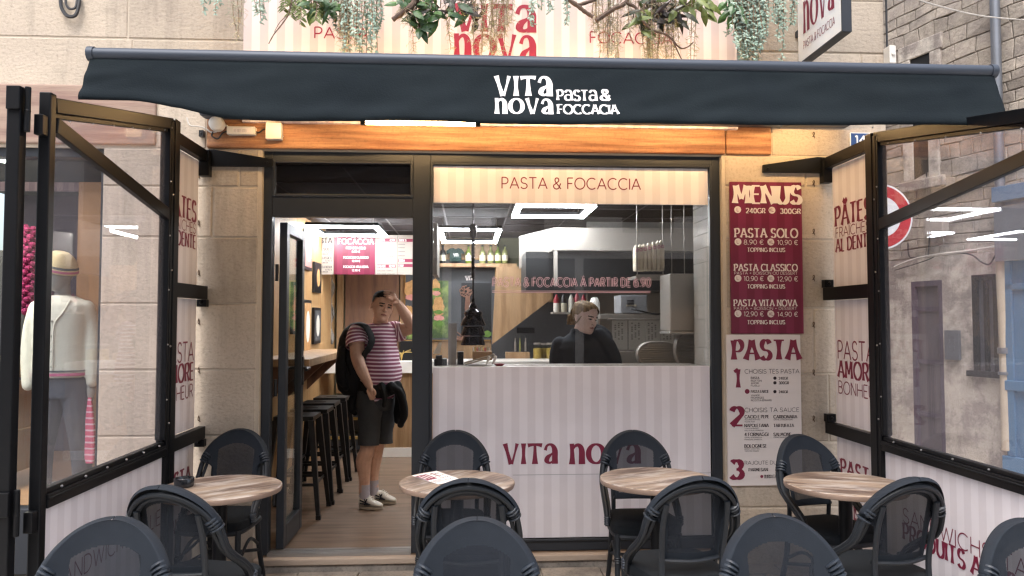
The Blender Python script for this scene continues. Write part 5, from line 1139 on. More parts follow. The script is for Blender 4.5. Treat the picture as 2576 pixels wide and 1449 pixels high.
def chair_back_y(x, z): return .175 + (z - .45) * .2 - .055 * (x / .22) ** 2
def arch(t):      # hoop top, t from -1 to 1
    a = math.pi * (1 - t) / 2; x = -.228 * math.cos(math.pi - a) if 0 else .228 * math.cos(math.pi / 2 - t * math.pi / 2 + 0) if 0 else .228 * math.sin(t * math.pi / 2)
    return x, .675 + .215 * math.cos(t * math.pi / 2)
def chair_proto():
    t = thing('bistro_chair', '', 'chair', (0, 0, 0)); t0 = 'chair_tube'
    # seat
    b = B(); rings = []
    for z, k in ((.425, .93), (.43, .99), (.462, 1.0), (.474, .97), (.480, .86), (.484, .5), (.485, .1)):
        rings.append([((.205 if math.sin(a) > 0 else .225) * k * math.copysign(abs(math.cos(a)) ** .42, math.cos(a)), -.01 + .215 * k * math.copysign(abs(math.sin(a)) ** .42, math.sin(a)), z) for a in [2*math.pi*j/40 for j in range(40)]])
    b.loft(rings); b.build('seat', 'seat_cloth', t, smooth=True)
    b = B(); c = [(.205*math.copysign(abs(math.cos(a))**.4, math.cos(a)), -.01 + .2*math.copysign(abs(math.sin(a))**.4, math.sin(a)), .415) for a in [2*math.pi*j/32 for j in range(32)]]
    b.tube(c, .016, 8, closed=True); b.build('seat_frame', t0, t, smooth=True)
    # hoop of two tubes, front end clamped to the seat side
    def hoop(dx, dy, dz):
        P = [(-.232 - dx*.3, -.07 + dy, .44), (-.234 - dx, -.03 + dy, .52), (-.234 - dx, chair_back_y(.22, .64) - .03 + dy, .63)]
        A = [(arch(u)[0] * (1 + dx / .23), chair_back_y(arch(u)[0], arch(u)[1]) + dy, arch(u)[1] + dz) for u in [-1 + 2*i/16 for i in range(17)]]
        Q = [(-x, y, z) for x, y, z in P[::-1]]
        return spline(P + A[1:-1] + Q, 3)
    b = B(); b.tube(hoop(0, 0, 0), .0145, 9); b.tube(hoop(-.022, .012, -.022), .0105, 8); b.tube(hoop(.004, .022, -.006), .012, 8); b.build('back_hoop', t0, t, smooth=True)
    for s in (-1, 1):
        b = B(); H = hoop(0, .006, -.006)
        n = len(H)
        for k in range(5):
            i = int(n * (.185 + .014 * k)); q = H[i] if s < 0 else Vector((-H[i].x, H[i].y, H[i].z)); d = (H[i+1] - H[i-1]).normalized(); d = d if s < 0 else Vector((-d.x, d.y, d.z))
            q = q + Vector((-s*.006, 0, 0)); b.lathe([(.027, -.0065), (.033, -.003), (.033, .003), (.027, .0065)], q, 12, d)
        b.build('binding', 'chair_wrap', t, smooth=True)
        b = B(); q = Vector((s*.233, -.062, .45)); [b.lathe([(.018, -.006), (.022, 0), (.018, .006)], q + Vector((0, 0, .012*k)), 10) for k in range(4)]; b.build('binding', 'chair_wrap', t, smooth=True)
        # uprights of the backrest
        b = B(); P = [(s*.150, .19, .43), (s*.152, chair_back_y(.14, .55) + .012, .55), (s*.158, chair_back_y(.15, .7) + .014, .70), (s*.150, chair_back_y(.14, .83) + .012, .80)]
        b.tube(spline(P, 4), .0145, 8, flat=.8); b.build('back_upright', t0, t, smooth=True)
        b = B(); b.tube(spline([(s*.19, -.185, .43), (s*.192, -.19, .25), (s*.2, -.205, .0)], 4), lerpl([.019, .017, .0155], 9), 9)
        for z in (.30, .288, .276): b.lathe([(.018, -.005), (.022, 0), (.018, .005)], (s*.191, -.189, z), 10)
        b.build('leg', t0, t, smooth=True)
        b = B(); b.tube(spline([(s*.165, .18, .44), (s*.168, .2, .25), (s*.185, .265, .0)], 4), lerpl([.018, .017, .0155], 9), 9); b.build('leg', t0, t, smooth=True)
        b = B(); b.tube(spline([(s*.19, -.19, .27), (s*.1, -.18, .34), (s*.02, -.17, .41)], 5), .009, 7); b.tube(spline([(s*.192, -.18, .24), (s*.185, 0, .33), (s*.172, .17, .26)], 5), .010, 7); b.tube(spline([(s*.191, -.185, .215), (s*.1, 0, .25), (0, .02, .255)], 5), .010, 7); b.tube(spline([(s*.17, .2, .215), (s*.1, .04, .25), (0, .02, .255)], 5), .010, 7)
        b.build('brace', t0, t, smooth=True)
    b = B(); b.tube(spline([(-.155, chair_back_y(.15, .545), .545), (0, chair_back_y(0, .545) + .006, .54), (.155, chair_back_y(.15, .545), .545)], 6), .012, 8, flat=.8); b.build('back_rail', t0, t, smooth=True)
    # textile: woven sleeve over the hoop, thinner mesh in the middle
    def hwid(z):
        if z < .70: return .142 + (z - .54) * .10
        a_ = .250 * math.sqrt(max(0, 1 - ((z - .675) / .2445) ** 2))
        k = min(1, (z - .70) / .075); k = k*k*(3-2*k); return (.158 + .05*(z-.70)) * (1 - k) + a_ * k if z < .775 else a_
    zs = [.54 + .2 * i / 60 for i in range(60)] + [.74 + .179 * math.sin(math.pi/2 * i / 50) for i in range(51)]
    NU = 130; cl, me = B(), B(); rows = []
    for z in zs:
        w_ = max(hwid(z), .004) if z < zs[-1] else .0015; row = []
        for j in range(NU + 1):
            u = -1 + 2*j/NU; x = w_ * u; y = chair_back_y(x, z) - .019 + .004 * (1 - min(1, abs(u)))
            e = max(0, abs(u) - .9) / .1; y += .024 * e * e * (1 if z > .76 else .45)
            row.append(Vector((x, y, z)))
        rows.append(row)
    for i in range(len(rows) - 1):
        for j in range(NU):
            q = [rows[i][j], rows[i][j+1], rows[i+1][j+1], rows[i+1][j]]; zc = sum(p.z for p in q) / 4; xc = sum(p.x for p in q) / 4
            inner = .572 < zc < .842 - 2.2*xc*xc and abs(xc) < .118 + (zc - .55) * .03
            (me if inner else cl).face(q)
    def merge(o):
        bm = bmesh.new(); bm.from_mesh(o.data); bmesh.ops.remove_doubles(bm, verts=bm.verts, dist=1e-5); bmesh.ops.recalc_face_normals(bm, faces=bm.faces); bm.to_mesh(o.data); bm.free()
        for p in o.data.polygons: p.use_smooth = True
    # edge of the sleeve wrapped over the tube, towards the back
    for rim in ([rows[k][0] for k in range(62, len(rows))], [rows[k][-1] for k in range(62, len(rows))]):
        back = [p + Vector((-p.x*.04, .032, -(p.z - .70)*.04)) for p in rim]; mid = [p + Vector((p.x*.02, .016, (p.z - .70)*.02)) for p in rim]
        cl.grid([rim, mid, back])
    o = cl.build('back_cloth', 'chair_cloth', t); merge(o); o = me.build('back_mesh', 'chair_mesh', t); merge(o)
    return t
cp = chair_proto()
first_ = [True]
def chair(xV, yV, zt, facing, rot, label, group):
    """facing 1: looks at the camera, -1: looks at the shop; hoop top at the picture point"""
    p = atZ(xV, yV, zt); o = cp if first_[0] else dup(cp); first_[0] = False
    a = rot + (0 if facing > 0 else math.pi)
    tp = Matrix.Rotation(a, 3, 'Z') @ Vector((0, chair_back_y(0, .89), 0))
    o.location = (p.x - tp.x, p.y - tp.y, .012); o.rotation_euler = (0, 0, a); o.scale = (.88 if facing > 0 else .94, .96, 1); o['label'] = label; o['group'] = group; o['category'] = 'chair'; return o
g1, g2, g3 = 'dark bistro chairs against the shop front', 'dark bistro chairs with their backs to the street', 'dark bistro chairs cut by the bottom of the picture'
ZT = .902
chair(605, 1092, ZT, 1, R(-5), 'dark bistro chair beside the open glass door, behind the table with the ashtray', g1)
chair(1146, 1096, ZT, 1, R(-3), 'dark bistro chair behind the table with the paper menu, in front of the door post', g1)
chair(1592, 1096, ZT, 1, R(-2), 'dark bistro chair in front of the large lettering of the lower window panel', g1)
chair(2008, 1107, ZT, 1, R(14), 'dark bistro chair in front of the white menu board', g1)
chair(408, 1240, ZT, -1, R(-15), 'dark bistro chair seen from behind, at the table with the ashtray', g2)
chair(1178, 1222, ZT, -1, R(-2), 'dark bistro chair seen from behind, at the table with the paper menu', g2)
chair(1762, 1216, ZT, -1, R(9), 'dark bistro chair seen from behind, right of the lower window panel lettering', g2)
chair(2304, 1219, ZT, -1, R(13), 'dark bistro chair seen from behind, beside the right striped screen panel', g2)
chair(285, 1326, ZT, 1, R(5), 'dark bistro chair top at the bottom left, beside the gate post', g3)
chair(1200, 1327, ZT, 1, R(-1), 'dark bistro chair top at the bottom, nearest the table with the paper menu', g3)
chair(1945, 1318, ZT, 1, R(-2), 'dark bistro chair top at the bottom, right of the window', g3)
chair(2580, 1330, ZT, 1, R(-3), 'dark bistro chair top at the bottom right corner', g3)

def table_proto():
    t = thing('bistro_table', '', 'table', (0, 0, 0)); r_ = .302; H = .742
    b = B(); b.lathe([(r_ - .006, H), (r_ - .0005, H - .003)], (0, 0, 0), 72); b.v = b.v; b.build('tabletop', 'table_wood', t)
    b = B(); b.lathe([(r_ - .012, H - .030), (r_ - .003, H - .027), (r_, H - .018), (r_, H - .006), (r_ - .0008, H - .0032)], (0, 0, 0), 72); b.build('table_edge', 'table_edge', t, smooth=True)
    b = B(); b.lathe([(.04, .03), (.034, .06), (.034, H - .06), (.06, H - .035)], (0, 0, 0), 20); b.box(-.13, .13, -.02, .02, H - .048, H - .031); b.box(-.02, .02, -.13, .13, H - .054, H - .0485); b.build('column', 'black_steel', t, smooth=True)
    for a in range(4):
        b = B(); d = Vector((math.cos(R(45 + 90*a)), math.sin(R(45 + 90*a)), 0)); b.bar(d*.03 + Vector((0,0,.045)), d*.29 + Vector((0,0,.02)), .05, .03); b.lathe([(.02, 0), (.02, .012)], d*.27, 10); b.build('foot', 'black_steel', t, bevel=.004)
    return t
tp_ = table_proto(); TB = []
for k, (x, y, a, lb) in enumerate(((554, 1231, 38, 'round wood print table with a black ashtray on it'), (1150, 1217, 50, 'round wood print table with a paper menu on it'), (1652, 1209, 25, 'empty round wood print table in front of the lower window panel'), (2126, 1222, 160, 'empty round wood print table below the menu boards, by the right screen'))):
    o = tp_ if k == 0 else dup(tp_); p = atZ(x, y, .742); o.location = (p.x, p.y, .014); o.rotation_euler = (0, 0, R(a)); o['label'] = lb; o['group'] = 'round bistro tables'; o['category'] = 'table'; TB.append(Vector((p.x, p.y, .756)))
TZ = .7565
p = atZ(463, 1224, TZ); b = B(); b.lathe([(.043, 0), (.047, .004), (.049, .042), (.047, .045), (.04, .045), (.036, .03), (.03, .018), (0, .016)], p, 28)
single(b, 'ashtray', 'chrome_black' if 0 else mat('ashtray_black', '15171b', .2, spec=.7), 'round black ashtray on the left table', 'ashtray', smooth=True)
c = [atZ(x, y, TZ + .002) for x, y in ((1036, 1197), (1098, 1185), (1158, 1206), (1103, 1219))]
t = thing('menu_card', 'white paper menu card with crimson squares lying on a table', 'menu', c[0])
def quad_at(b, u0, v0, u1, v1, dz):
    f = lambda u, v: c[0]*(1-u)*(1-v) + c[1]*u*(1-v) + c[2]*u*v + c[3]*(1-u)*v + Vector((0, 0, dz)); b.face([f(u0, v0), f(u1, v0), f(u1, v1), f(u0, v1)])
b = B(); b.prism(c, (0, 0, .0015)); b.build('sheet', 'white_vinyl', t)
b = B(); [quad_at(b, *q, .0024) for q in ((.0, .12, .44, .60), (.62, .1, .68, .5))]; b.build('crimson_blocks', 'burgundy', t)
b = B(); [quad_at(b, .52 + .1*(k % 4), .2 + .2*(k//4), .58 + .1*(k % 4), .24 + .2*(k//4), .0024) for k in range(16)]; [quad_at(b, .03, .7 + .07*k, .45, .72 + .07*k, .0024) for k in range(3)]; b.build('print_lines', 'ink', t)
U_ = (c[1] - c[0]); b = B(); [quad_at(b, .05 + .13*k, .2, .10 + .13*k, .5, .003) for k in range(3)]; b.build('white_marks', 'white_vinyl', t)

# ================================================================ hanging plants over the fascia sign
def leafmat(n, c, c2, rough=.5): return mat(n, c, rough, var=.3, vs=9, col2=c2, c2s=5, c2lo=.4, c2hi=.6)
leafmat('leaf_silver', '7f9686', 'a6b8a6', .6); leafmat('leaf_olive', '6f7a3a', '4f5c2a'); leafmat('leaf_dark', '2f4a2a', '4d6f36', .35); leafmat('leaf_red', '3a2420', '2f3f22', .35); leafmat('moss_pale', 'b5ab92', '9aa08a', .8); leafmat('moss_warm', 'aba48a', '8d8e68', .8)
mat('branch_bark', '5c4a3e', .8, var=.25, vs=20, bump=.4, bs=60); mat('twig', '8a735c', .8)
lr = random.Random(21)
def leaf(b, p, d, l, w_, up=Vector((0, -1, .3)), curl=.15):
    d = d.normalized(); s = d.cross(up)
    if s.length < .05: s = d.cross(Vector((1, 0, 0)))
    s.normalize(); n = s.cross(d); pts = []
    row = []
    for t, k in ((0, .04), (.25, .8), (.5, 1), (.78, .62), (1, .03)):
        c_ = p + d * (l*t) + n * (-curl * l * t * t); row.append((c_ - s*w_*k/2, c_ + n*(w_*.12*k), c_ + s*w_*k/2))
    for a, q in zip(row, row[1:]): b.face((a[0], a[1], q[1], q[0])); b.face((a[1], a[2], q[2], q[1]))
def rv(k=1): return Vector((lr.uniform(-k, k), lr.uniform(-k, k), lr.uniform(-k, k)))
PY = -.34
def strand(b, bl, x, ytip, kind, Y=PY, sway=0, ytop=-150):
    top = at(x, ytop, Y) + rv(.03); tip = at(x + sway, ytip, Y) + Vector((0, lr.uniform(-.06, .06), 0))
    path = spline([top, top.lerp(tip, .4) + rv(.02), top.lerp(tip, .75) + rv(.02), tip], 8)
    b.tube(path, [.0035*(1 - .6*i/len(path)) for i in range(len(path))], 4)
    L_ = (tip - top).length; n = int(L_ / (.011 if kind == 'silver' else .012))
    for k in range(n):
        u = (k + lr.random()) / n; q = path[min(int(u*(len(path)-1)), len(path)-1)]
        if kind == 'silver':
            leaf(bl, q, Vector((lr.uniform(-1, 1), lr.uniform(-.7, .3), lr.uniform(-1, .25))), lr.uniform(.018, .031), lr.uniform(.009, .014))
        elif kind == 'moss':
            d = Vector((lr.uniform(-1, 1), lr.uniform(-.6, .6), lr.uniform(-1, .15))).normalized(); e = q + d*lr.uniform(.02, .05); bl.tube([q, q.lerp(e, .5) + rv(.008), e + rv(.01)], [.002, .0016, .0009], 3, caps=False)
            if lr.random() < .6: bl.tube([e, e + rv(.02) + Vector((0, 0, -.012))], [.0013, .0008], 3, caps=False)
        elif kind == 'fern':
            d = Vector((lr.choice((-1, 1)) * lr.uniform(.6, 1), lr.uniform(-.4, .2), -.6)); leaf(bl, q, d, lr.uniform(.03, .055), .012)
def garland(name, label, kind, m, strands, stem='twig'):
    t = thing(name, label, 'hanging plant', at(strands[0][0], -140, PY)); b, bl = B(), B()
    for s_ in strands: strand(b, bl, *s_[:2], kind, Y=PY + lr.uniform(-.05, .05), sway=s_[2] if len(s_) > 2 else 0)
    b.build('stems', stem, t, smooth=True); bl.build('leaves', m, t, smooth=True, fix=False); return t
def jit(x0, x1, y0, y1, n, mid=True):
    o = []
    for k in range(n):
        u = lr.random(); e = 1 - abs(2*u - 1) if mid else 1; o.append((x0 + (x1-x0)*u, y0 + (y1-y0)*(.35 + .65*e)*lr.uniform(.6, 1), lr.uniform(-10, 10)))
    return o
garland('hanging_plant', 'thin silvery hanging plant at the far left, over bare stone', 'silver', 'leaf_silver', [(518, 38), (545, 42), (530, 8), (552, 10), (512, 5)])
garland('hanging_plant', 'pale straggly moss strand hanging left of the fascia sign', 'moss', 'moss_pale', [(592, 100, 6), (596, 80, -6), (588, 60), (600, 40)])
garland('hanging_plant', 'small pale leaved hanging plant at the left edge of the fascia sign', 'silver', 'leaf_silver', [(645, 35), (655, 58), (665, 50), (640, 15), (678, 10), (650, 25), (660, 30)])
garland('hanging_plant', 'olive green fern hanging over the left part of the fascia sign', 'fern', 'leaf_olive', [(x, y) for x, y in ((722, 30), (735, 48), (748, 42), (757, 68), (764, 55), (775, 30), (790, 22), (800, 62), (812, 48), (785, 40), (740, 20), (820, 20), (705, 18), (728, 12))])
garland('hanging_plant', 'thick silvery leafed plant hanging over the word left on the fascia sign', 'silver', 'leaf_silver', jit(845, 965, 10, 165, 26) + [(905, 185), (918, 182), (945, 178), (880, 168), (868, 140), (860, 120), (935, 190)])
garland('hanging_plant', 'pale moss hanging within the thick silvery plant', 'moss', 'moss_pale', jit(840, 900, 10, 150, 14) + [(868, 176)])
garland('hanging_plant', 'yellowish moss hanging left of the large fascia lettering', 'moss', 'moss_warm', jit(1010, 1060, 10, 105, 9) + [(1040, 128), (1134, 120), (1128, 90)])
garland('hanging_plant', 'yellowish moss hanging over the large fascia lettering', 'moss', 'moss_warm', jit(1160, 1290, 20, 150, 20) + [(1196, 188), (1210, 170), (1240, 175), (1262, 165)])
garland('hanging_plant', 'small silvery sprig at the right of the large fascia lettering', 'silver', 'leaf_silver', [(1378, 40), (1385, 30), (1360, 25), (1340, 50), (1352, 20), (1424, 55), (1422, 70), (1330, 60), (1345, 65)])
garland('hanging_plant', 'broad pale moss curtain over the word right on the fascia sign', 'moss', 'moss_pale', jit(1490, 1600, 20, 180, 17) + [(1505, 200), (1535, 225), (1560, 180)] + jit(1600, 1700, 30, 180, 13))
garland('hanging_plant', 'longest tangled moss hanging at the right of the fascia sign', 'moss', 'moss_warm', jit(1620, 1700, 90, 225, 14) + [(1660, 232), (1690, 230), (1640, 215), (1735, 228), (1740, 190)])
garland('hanging_plant', 'dense silvery leafed plant hanging at the right edge of the fascia sign', 'silver', 'leaf_silver', jit(1835, 1930, 20, 185, 44) + [(1880, 218), (1890, 205), (1872, 190), (1845, 130), (1850, 118), (1915, 150)])
garland('hanging_plant', 'loose silvery plant hanging between fascia sign and projecting sign', 'silver', 'leaf_silver', [(1965, 80), (1950, 110), (1975, 60), (1990, 45), (1940, 70), (1968, 175, -8), (1980, 75), (1960, 60), (1972, 50), (1985, 70), (1955, 40), (1993, 60), (1948, 40)])
def foliage(label, spots, m, l0, l1, wr, n):
    t = thing('foliage_cluster', label, 'plant', at(spots[0][0], -60, PY)); bl, b = B(), B()
    for x, y, r_ in spots:
        c_ = at(x, y, PY - .02)
        for k in range(n):
            d = Vector((lr.uniform(-1, 1), lr.uniform(-.9, .2), lr.uniform(-1, .35))); o_ = rv(r_ * .0022); b.tube([c_ + o_*.3 + Vector((0, .03, .05)), c_ + o_], .003, 4); leaf(bl, c_ + o_, d, lr.uniform(l0, l1), lr.uniform(l0, l1) * wr, curl=.25)
    b.build('stems', 'branch_bark', t); bl.build('leaves', m, t, smooth=True, fix=False)
foliage('dark red and green broad leaves over the left half of the large fascia lettering', [(1090, 10, 40), (1130, 5, 40), (1160, 18, 30), (1200, 10, 40), (1110, -20, 40), (1180, -20, 40)], 'leaf_red', .08, .14, .34, 5)
foliage('green broad leaves around the left branch', [(1020, 10, 30), (1062, 25, 25), (1092, 40, 30), (1055, 70, 6), (1040, 8, 25), (1150, 30, 30)], 'leaf_dark', .08, .13, .42, 7)
foliage('dark red long leaves at the right of the fascia sign', [(1640, 10, 40), (1668, 15, 40), (1700, 15, 40), (1650, 30, 30), (1612, 10, 40), (1690, 38, 15)], 'leaf_red', .09, .15, .3, 5)
foliage('olive green broad leaves among the right moss', [(1625, 30, 40), (1740, 10, 40), (1760, 15, 25), (1775, 8, 20), (1600, 45, 30), (1718, 28, 30)], 'leaf_olive', .08, .14, .4, 6)
foliage('dark green leaves left of the right silvery plant', [(1832, 0, 20), (1842, 20, 20), (1850, 35, 15)], 'leaf_dark', .07, .12, .5, 6)
foliage('dark green leaves above the left fern', [(800, 5, 25), (775, 8, 25), (832, 8, 25), (812, 0, 25)], 'leaf_dark', .07, .12, .4, 6)
def branch(label, parts):
    b = B()
    for pts, r0, r1 in parts:
        P = spline([at(x, y, PY - .06 + dy) for x, y, dy in pts], 6); b.tube(P, [(r0 + (r1 - r0)*i/(len(P)-1)) * (1 + .12*math.sin(i*1.9)) for i in range(len(P))], 8)
    single(b, 'branch', 'branch_bark', label, 'branch', smooth=True)
branch('dark bare branch stub pointing left beside the left leaves', [([(1060, -25, .05), (1035, 15, 0), (1012, 32, 0), (988, 50, 0)], .022, .014)])
branch('twisted bare branch right of the large fascia lettering', [([(1390, -40, 0), (1420, -8, 0), (1452, 14, 0), (1472, 30, 0), (1492, 43, 0)], .016, .012), ([(1452, 14, 0), (1480, 5, 0), (1505, -5, 0), (1530, -30, 0)], .012, .009)])
branch('crooked bare branch over the word right on the fascia sign', [([(1500, 53, 0), (1520, 38, 0), (1545, 22, 0), (1570, 10, 0), (1590, -20, 0)], .016, .012), ([(1570, 5, 0), (1600, 20, 0), (1615, 50, 0), (1640, 75, 0), (1680, 90, 0), (1710, 120, 0), (1730, 118, 0), (1745, 105, 0)], .011, .003), ([(1690, 95, 0), (1715, 150, 0), (1730, 165, 0), (1752, 165, 0)], .005, .002)])
branch('thin forked twig hanging over the left edge of the fascia sign', [([(735, -20, 0), (728, 30, 0), (710, 60, 0), (690, 85, 0), (676, 110, 0)], .005, .003), ([(722, 40, 0), (705, 55, 0), (690, 80, 0)], .003, .0015)])
# ================================================================ people and the shop mannequin
mat('skin', 'd6ab92', .55, var=.07, vs=20, spec=.35, bump=.15, bs=120, col2='c08d76', c2s=9, c2lo=.5, c2hi=.75); mat('skin_fair', 'e8c7b8', .5, var=.05, vs=20, spec=.35, col2='d9ab9b', c2s=9, c2lo=.5, c2hi=.75)
mat('eye_nostril_dark', '1d1512', .25); mat('lip', '9a5a50', .5); mat('brow', '2a211d', .8); mat('hair_black', '1b1716', .8, spec=.15, var=.3, vs=60, bump=.4, bs=300); mat('hair_blond', '94754f', .6, spec=.15, var=.45, vs=14, stretch=(6, 6, 1.2), bump=.4, bs=60, col2='5d4630', c2s=8)
stripes('shirt_stripes', '92526a', 'f0dce2', .0295, 0, .9, .12, attr='sv', duty=.6, bump=.6, bs=9)
mat('shorts_cloth', '3d3f42', .9, var=.12, vs=12, bump=.3, bs=40); mat('black_cloth', '0d0d0f', .85, var=.2, vs=10, bump=.4, bs=25); mat('pack_cloth', '121316', .8, var=.2, vs=14, bump=.35, bs=60)
mat('sock', 'b5adb4', .9, var=.08, bump=.3, bs=120); mat('shoe_white', 'cbc3b6', .5, var=.1, vs=12); mat('shoe_sole', 'a59a88', .7, var=.1); mat('navy', '12151f', .85, var=.2, vs=12, bump=.3, bs=30)
HR = [(-.115, .026, -.078, -.03), (-.105, .040, -.092, -.012), (-.088, .052, -.098, .008), (-.065, .061, -.097, .035), (-.038, .068, -.094, .065), (-.005, .073, -.091, .088), (.035, .077, -.094, .099), (.065, .076, -.089, .1), (.09, .066, -.07, .088), (.108, .046, -.044, .064), (.119, .016, -.012, .03)]
def head_pt(z, a, off=0):
    for (z0, w0, f0, b0), (z1, w1, f1, b1) in zip(HR, HR[1:]):
        if z0 <= z <= z1: break
    t = max(0, min(1, (z - z0) / (z1 - z0))); w_, f, bk = w0+(w1-w0)*t + off, f0+(f1-f0)*t - off, b0+(b1-b0)*t + off
    c, s = math.cos(a), math.sin(a); e = .85
    x = w_ * math.copysign(abs(c)**e, c); cy = (f + bk) / 2; return Vector((x, cy + (bk - f)/2 * math.copysign(abs(s)**e, s), z))
class Head:
    def __init__(s, c, F, U, k=1.0):
        F = Vector(F).normalized(); U = Vector(U); U = (U - F * U.dot(F)).normalized(); X = U.cross(F); s.c = Vector(c); s.k = k
        s.M = Matrix((X, -F, U)).transposed(); s.Mi = s.M.inverted()
    def w(s, p): return s.c + s.M @ (Vector(p) * s.k)
    def l(s, p): return (s.Mi @ (Vector(p) - s.c)) / s.k
    def add(s, b, face=True):
        b.loft([[s.w(head_pt(z, 2*math.pi*j/24)) for j in range(24)] for z, *_ in HR])
        if not face: return
        for q, r in (((0, -.098, -.006), (.008, .010, .022)), ((0, -.106, -.026), (.0125, .013, .010)), ((.012, -.098, -.03), (.008, .009, .007)), ((-.012, -.098, -.03), (.008, .009, .007)),
                     ((0, -.094, .022), (.05, .008, .008)), ((0, -.099, -.056), (.021, .007, .0045)), ((0, -.097, -.066), (.018, .007, .005)), ((0, -.092, -.098), (.02, .010, .014)),
                     ((.036, -.074, -.03), (.028, .014, .03)), ((-.036, -.074, -.03), (.028, .014, .03)), ((.03, -.09, .003), (.013, .007, .006)), ((-.03, -.09, .003), (.013, .007, .006))):
            b.ell(s.w(q), tuple(x*s.k for x in r), 12, 8, s.M)
        for sx in (-1, 1):
            b.ell(s.w((sx*.078, .012, -.008)), (.009*s.k, .018*s.k, .031*s.k), 10, 8, s.M); b.ell(s.w((sx*.08, .004, -.03)), (.007*s.k, .010*s.k, .012*s.k), 8, 6, s.M)
    def paint(s, o, brows=True):
        off = WPOS[o.name]
        for p in o.data.polygons:
            q = s.l(p.center + off)
            if q.y > -.055 or abs(q.z) > .13: continue
            ax = abs(q.x)
            if ((ax - .031)/.0145)**2 + ((q.z - .002)/.0052)**2 < 1: p.material_index = 1
            elif (.013 < ax < .05) and abs(q.z - (.022 - .1*max(0, ax - .035))) < .0042 and brows: p.material_index = 3
            elif (q.x/.024)**2 + ((q.z + .0605 + (.12*ax))/.0062)**2 < 1: p.material_index = 2
            elif ax < .0135 and ax > .004 and abs(q.z + .037) < .0035 and q.y < -.095: p.material_index = 1  # nostrils: shade of the openings painted as dark patches
    def hair(s, b, off, line, zmin=-.06, n=110, m=64):
        rows = []
        for i in range(m + 1):
            rows.append([(head_pt(zmin + (.1185 - zmin) * math.sin(math.pi/2*i/m), 2*math.pi*j/n, off)) for j in range(n)])
        for i in range(m):
            for j in range(n):
                q = [rows[i][j], rows[i][(j+1) % n], rows[i+1][(j+1) % n], rows[i+1][j]]; c_ = sum((v for v in q), Vector()) / 4
                if line(c_): b.face([s.w(v + Vector((0, 0, off*.7 if v.z > .06 else 0))) for v in q])
        top = [rows[m][j] for j in range(n)]; b.face([s.w(v + Vector((0, 0, off*.7))) for v in top])
def limb(b, P, rr, k=5, n=12, flat=1):
    S = spline(P, k); b.tube(S, lerpl(rr, len(S)), n, flat=flat); b.ell(S[0], rr[0]*.98, n, 8); b.ell(S[-1], rr[-1]*.98, n, 8)
def body_ring(c, hw, dp, rot=0, n=24, e=.8):
    cr, sr = math.cos(rot), math.sin(rot); o = []
    for j in range(n):
        a = 2*math.pi*j/n; x = hw*math.copysign(abs(math.cos(a))**e, math.cos(a)); y = dp*math.copysign(abs(math.sin(a))**e, math.sin(a)); o.append(Vector((c.x + x*cr - y*sr, c.y + x*sr + y*cr, c.z)))
    return o
# ---------------------------------------------------------------- the man in the doorway
YM0 = 1.30
def P(x, y, d=0): return at(x, y, YM0 + d)
PXM = (P(1000, 800) - P(900, 800)).length / 100
feet = P(945, 1262); man = thing('person', 'man in pink striped T shirt and dark shorts, hand on head, in the doorway', 'person', (feet.x, feet.y, fz))
hd = Head(P(962, 771, -.01), (.36, -.93, -.06), (.22, 0, .975), 1.05)
b = B(); hd.add(b)
limb(b, [P(955, 826, .03), P(958, 800, .01), P(962, 785, 0)], [.066, .06, .058])
rings = [body_ring(P((a_+c_)/2, y, .0), (c_-a_)/2*PXM, d_, 0) for a_, c_, y, d_ in ((930, 975, 822, .07), (900, 990, 832, .1), (905, 990, 860, .12), (912, 995, 930, .12), (912, 992, 985, .12), (918, 980, 1010, .1))]
b.loft(rings)
limb(b, [P(899, 838, -.1), P(898, 866, -.14), P(900, 903, -.17), P(912, 935, -.2), P(929, 970, -.19)], [.066, .062, .052, .046, .031])
limb(b, [P(929, 968, -.19), P(932, 982, -.185), P(936, 996, -.17)], [.032, .036, .026], flat=.65)
for k in range(4): limb(b, [P(924 + k*4.6, 983, -.205 + .008*k), P(928 + k*4.1, 994, -.205 + .008*k), P(932 + k*3.6, 1005 - (k==3)*4, -.193 + .006*k)], [.0098, .009, .0075], n=8)
limb(b, [P(937, 978, -.2), P(943, 985, -.205), P(944, 993, -.2)], [.011, .0105, .009], n=8)
limb(b, [P(986, 834, .08), P(1008, 832, .07), P(1039, 824, .03)], [.062, .056, .05]); limb(b, [P(1039, 824, .03), P(1021, 793, -.02), P(1001, 763, -.05)], [.05, .047, .03])
limb(b, [P(1001, 765, -.05), P(995, 756, -.065), P(988, 749, -.075)], [.029, .036, .033], flat=.6)
for k, (kx, ky, mx, my, tx, ty, dk) in enumerate(((993, 742, 981, 734.5, 966, 733.5, -.03), (990, 746, 979, 739, 966, 737.5, -.062), (987, 750, 977.5, 744.5, 967, 743, -.088), (985, 754, 978, 750.5, 970, 750, -.104))):
    limb(b, [P(kx, ky, dk - .012), P(mx, my, dk - .022), P(tx, ty, dk - .012)], [.0108, .0102, .008], n=8)
limb(b, [P(997, 760, -.085), P(991, 762, -.105), P(985, 763, -.107)], [.0125, .0112, .009], n=8)
for pts, rr in (([P(930, 1010, -.07), P(927, 1080, -.08), P(924, 1130, -.09), P(915, 1160, -.075), P(917, 1205, -.07), P(916, 1245, -.07)], [.085, .068, .058, .064, .045, .04]), ([P(962, 1010, .09), P(955, 1080, .09), P(948, 1128, .09), P(941, 1158, .1), P(939, 1200, .1), P(940, 1235, .1)], [.085, .066, .056, .062, .043, .04])): limb(b, pts, rr)
o = b.build('body', ['skin', 'eye_nostril_dark', 'lip', 'brow'], man); remesh(o, .0046, 3); hd.paint(o)
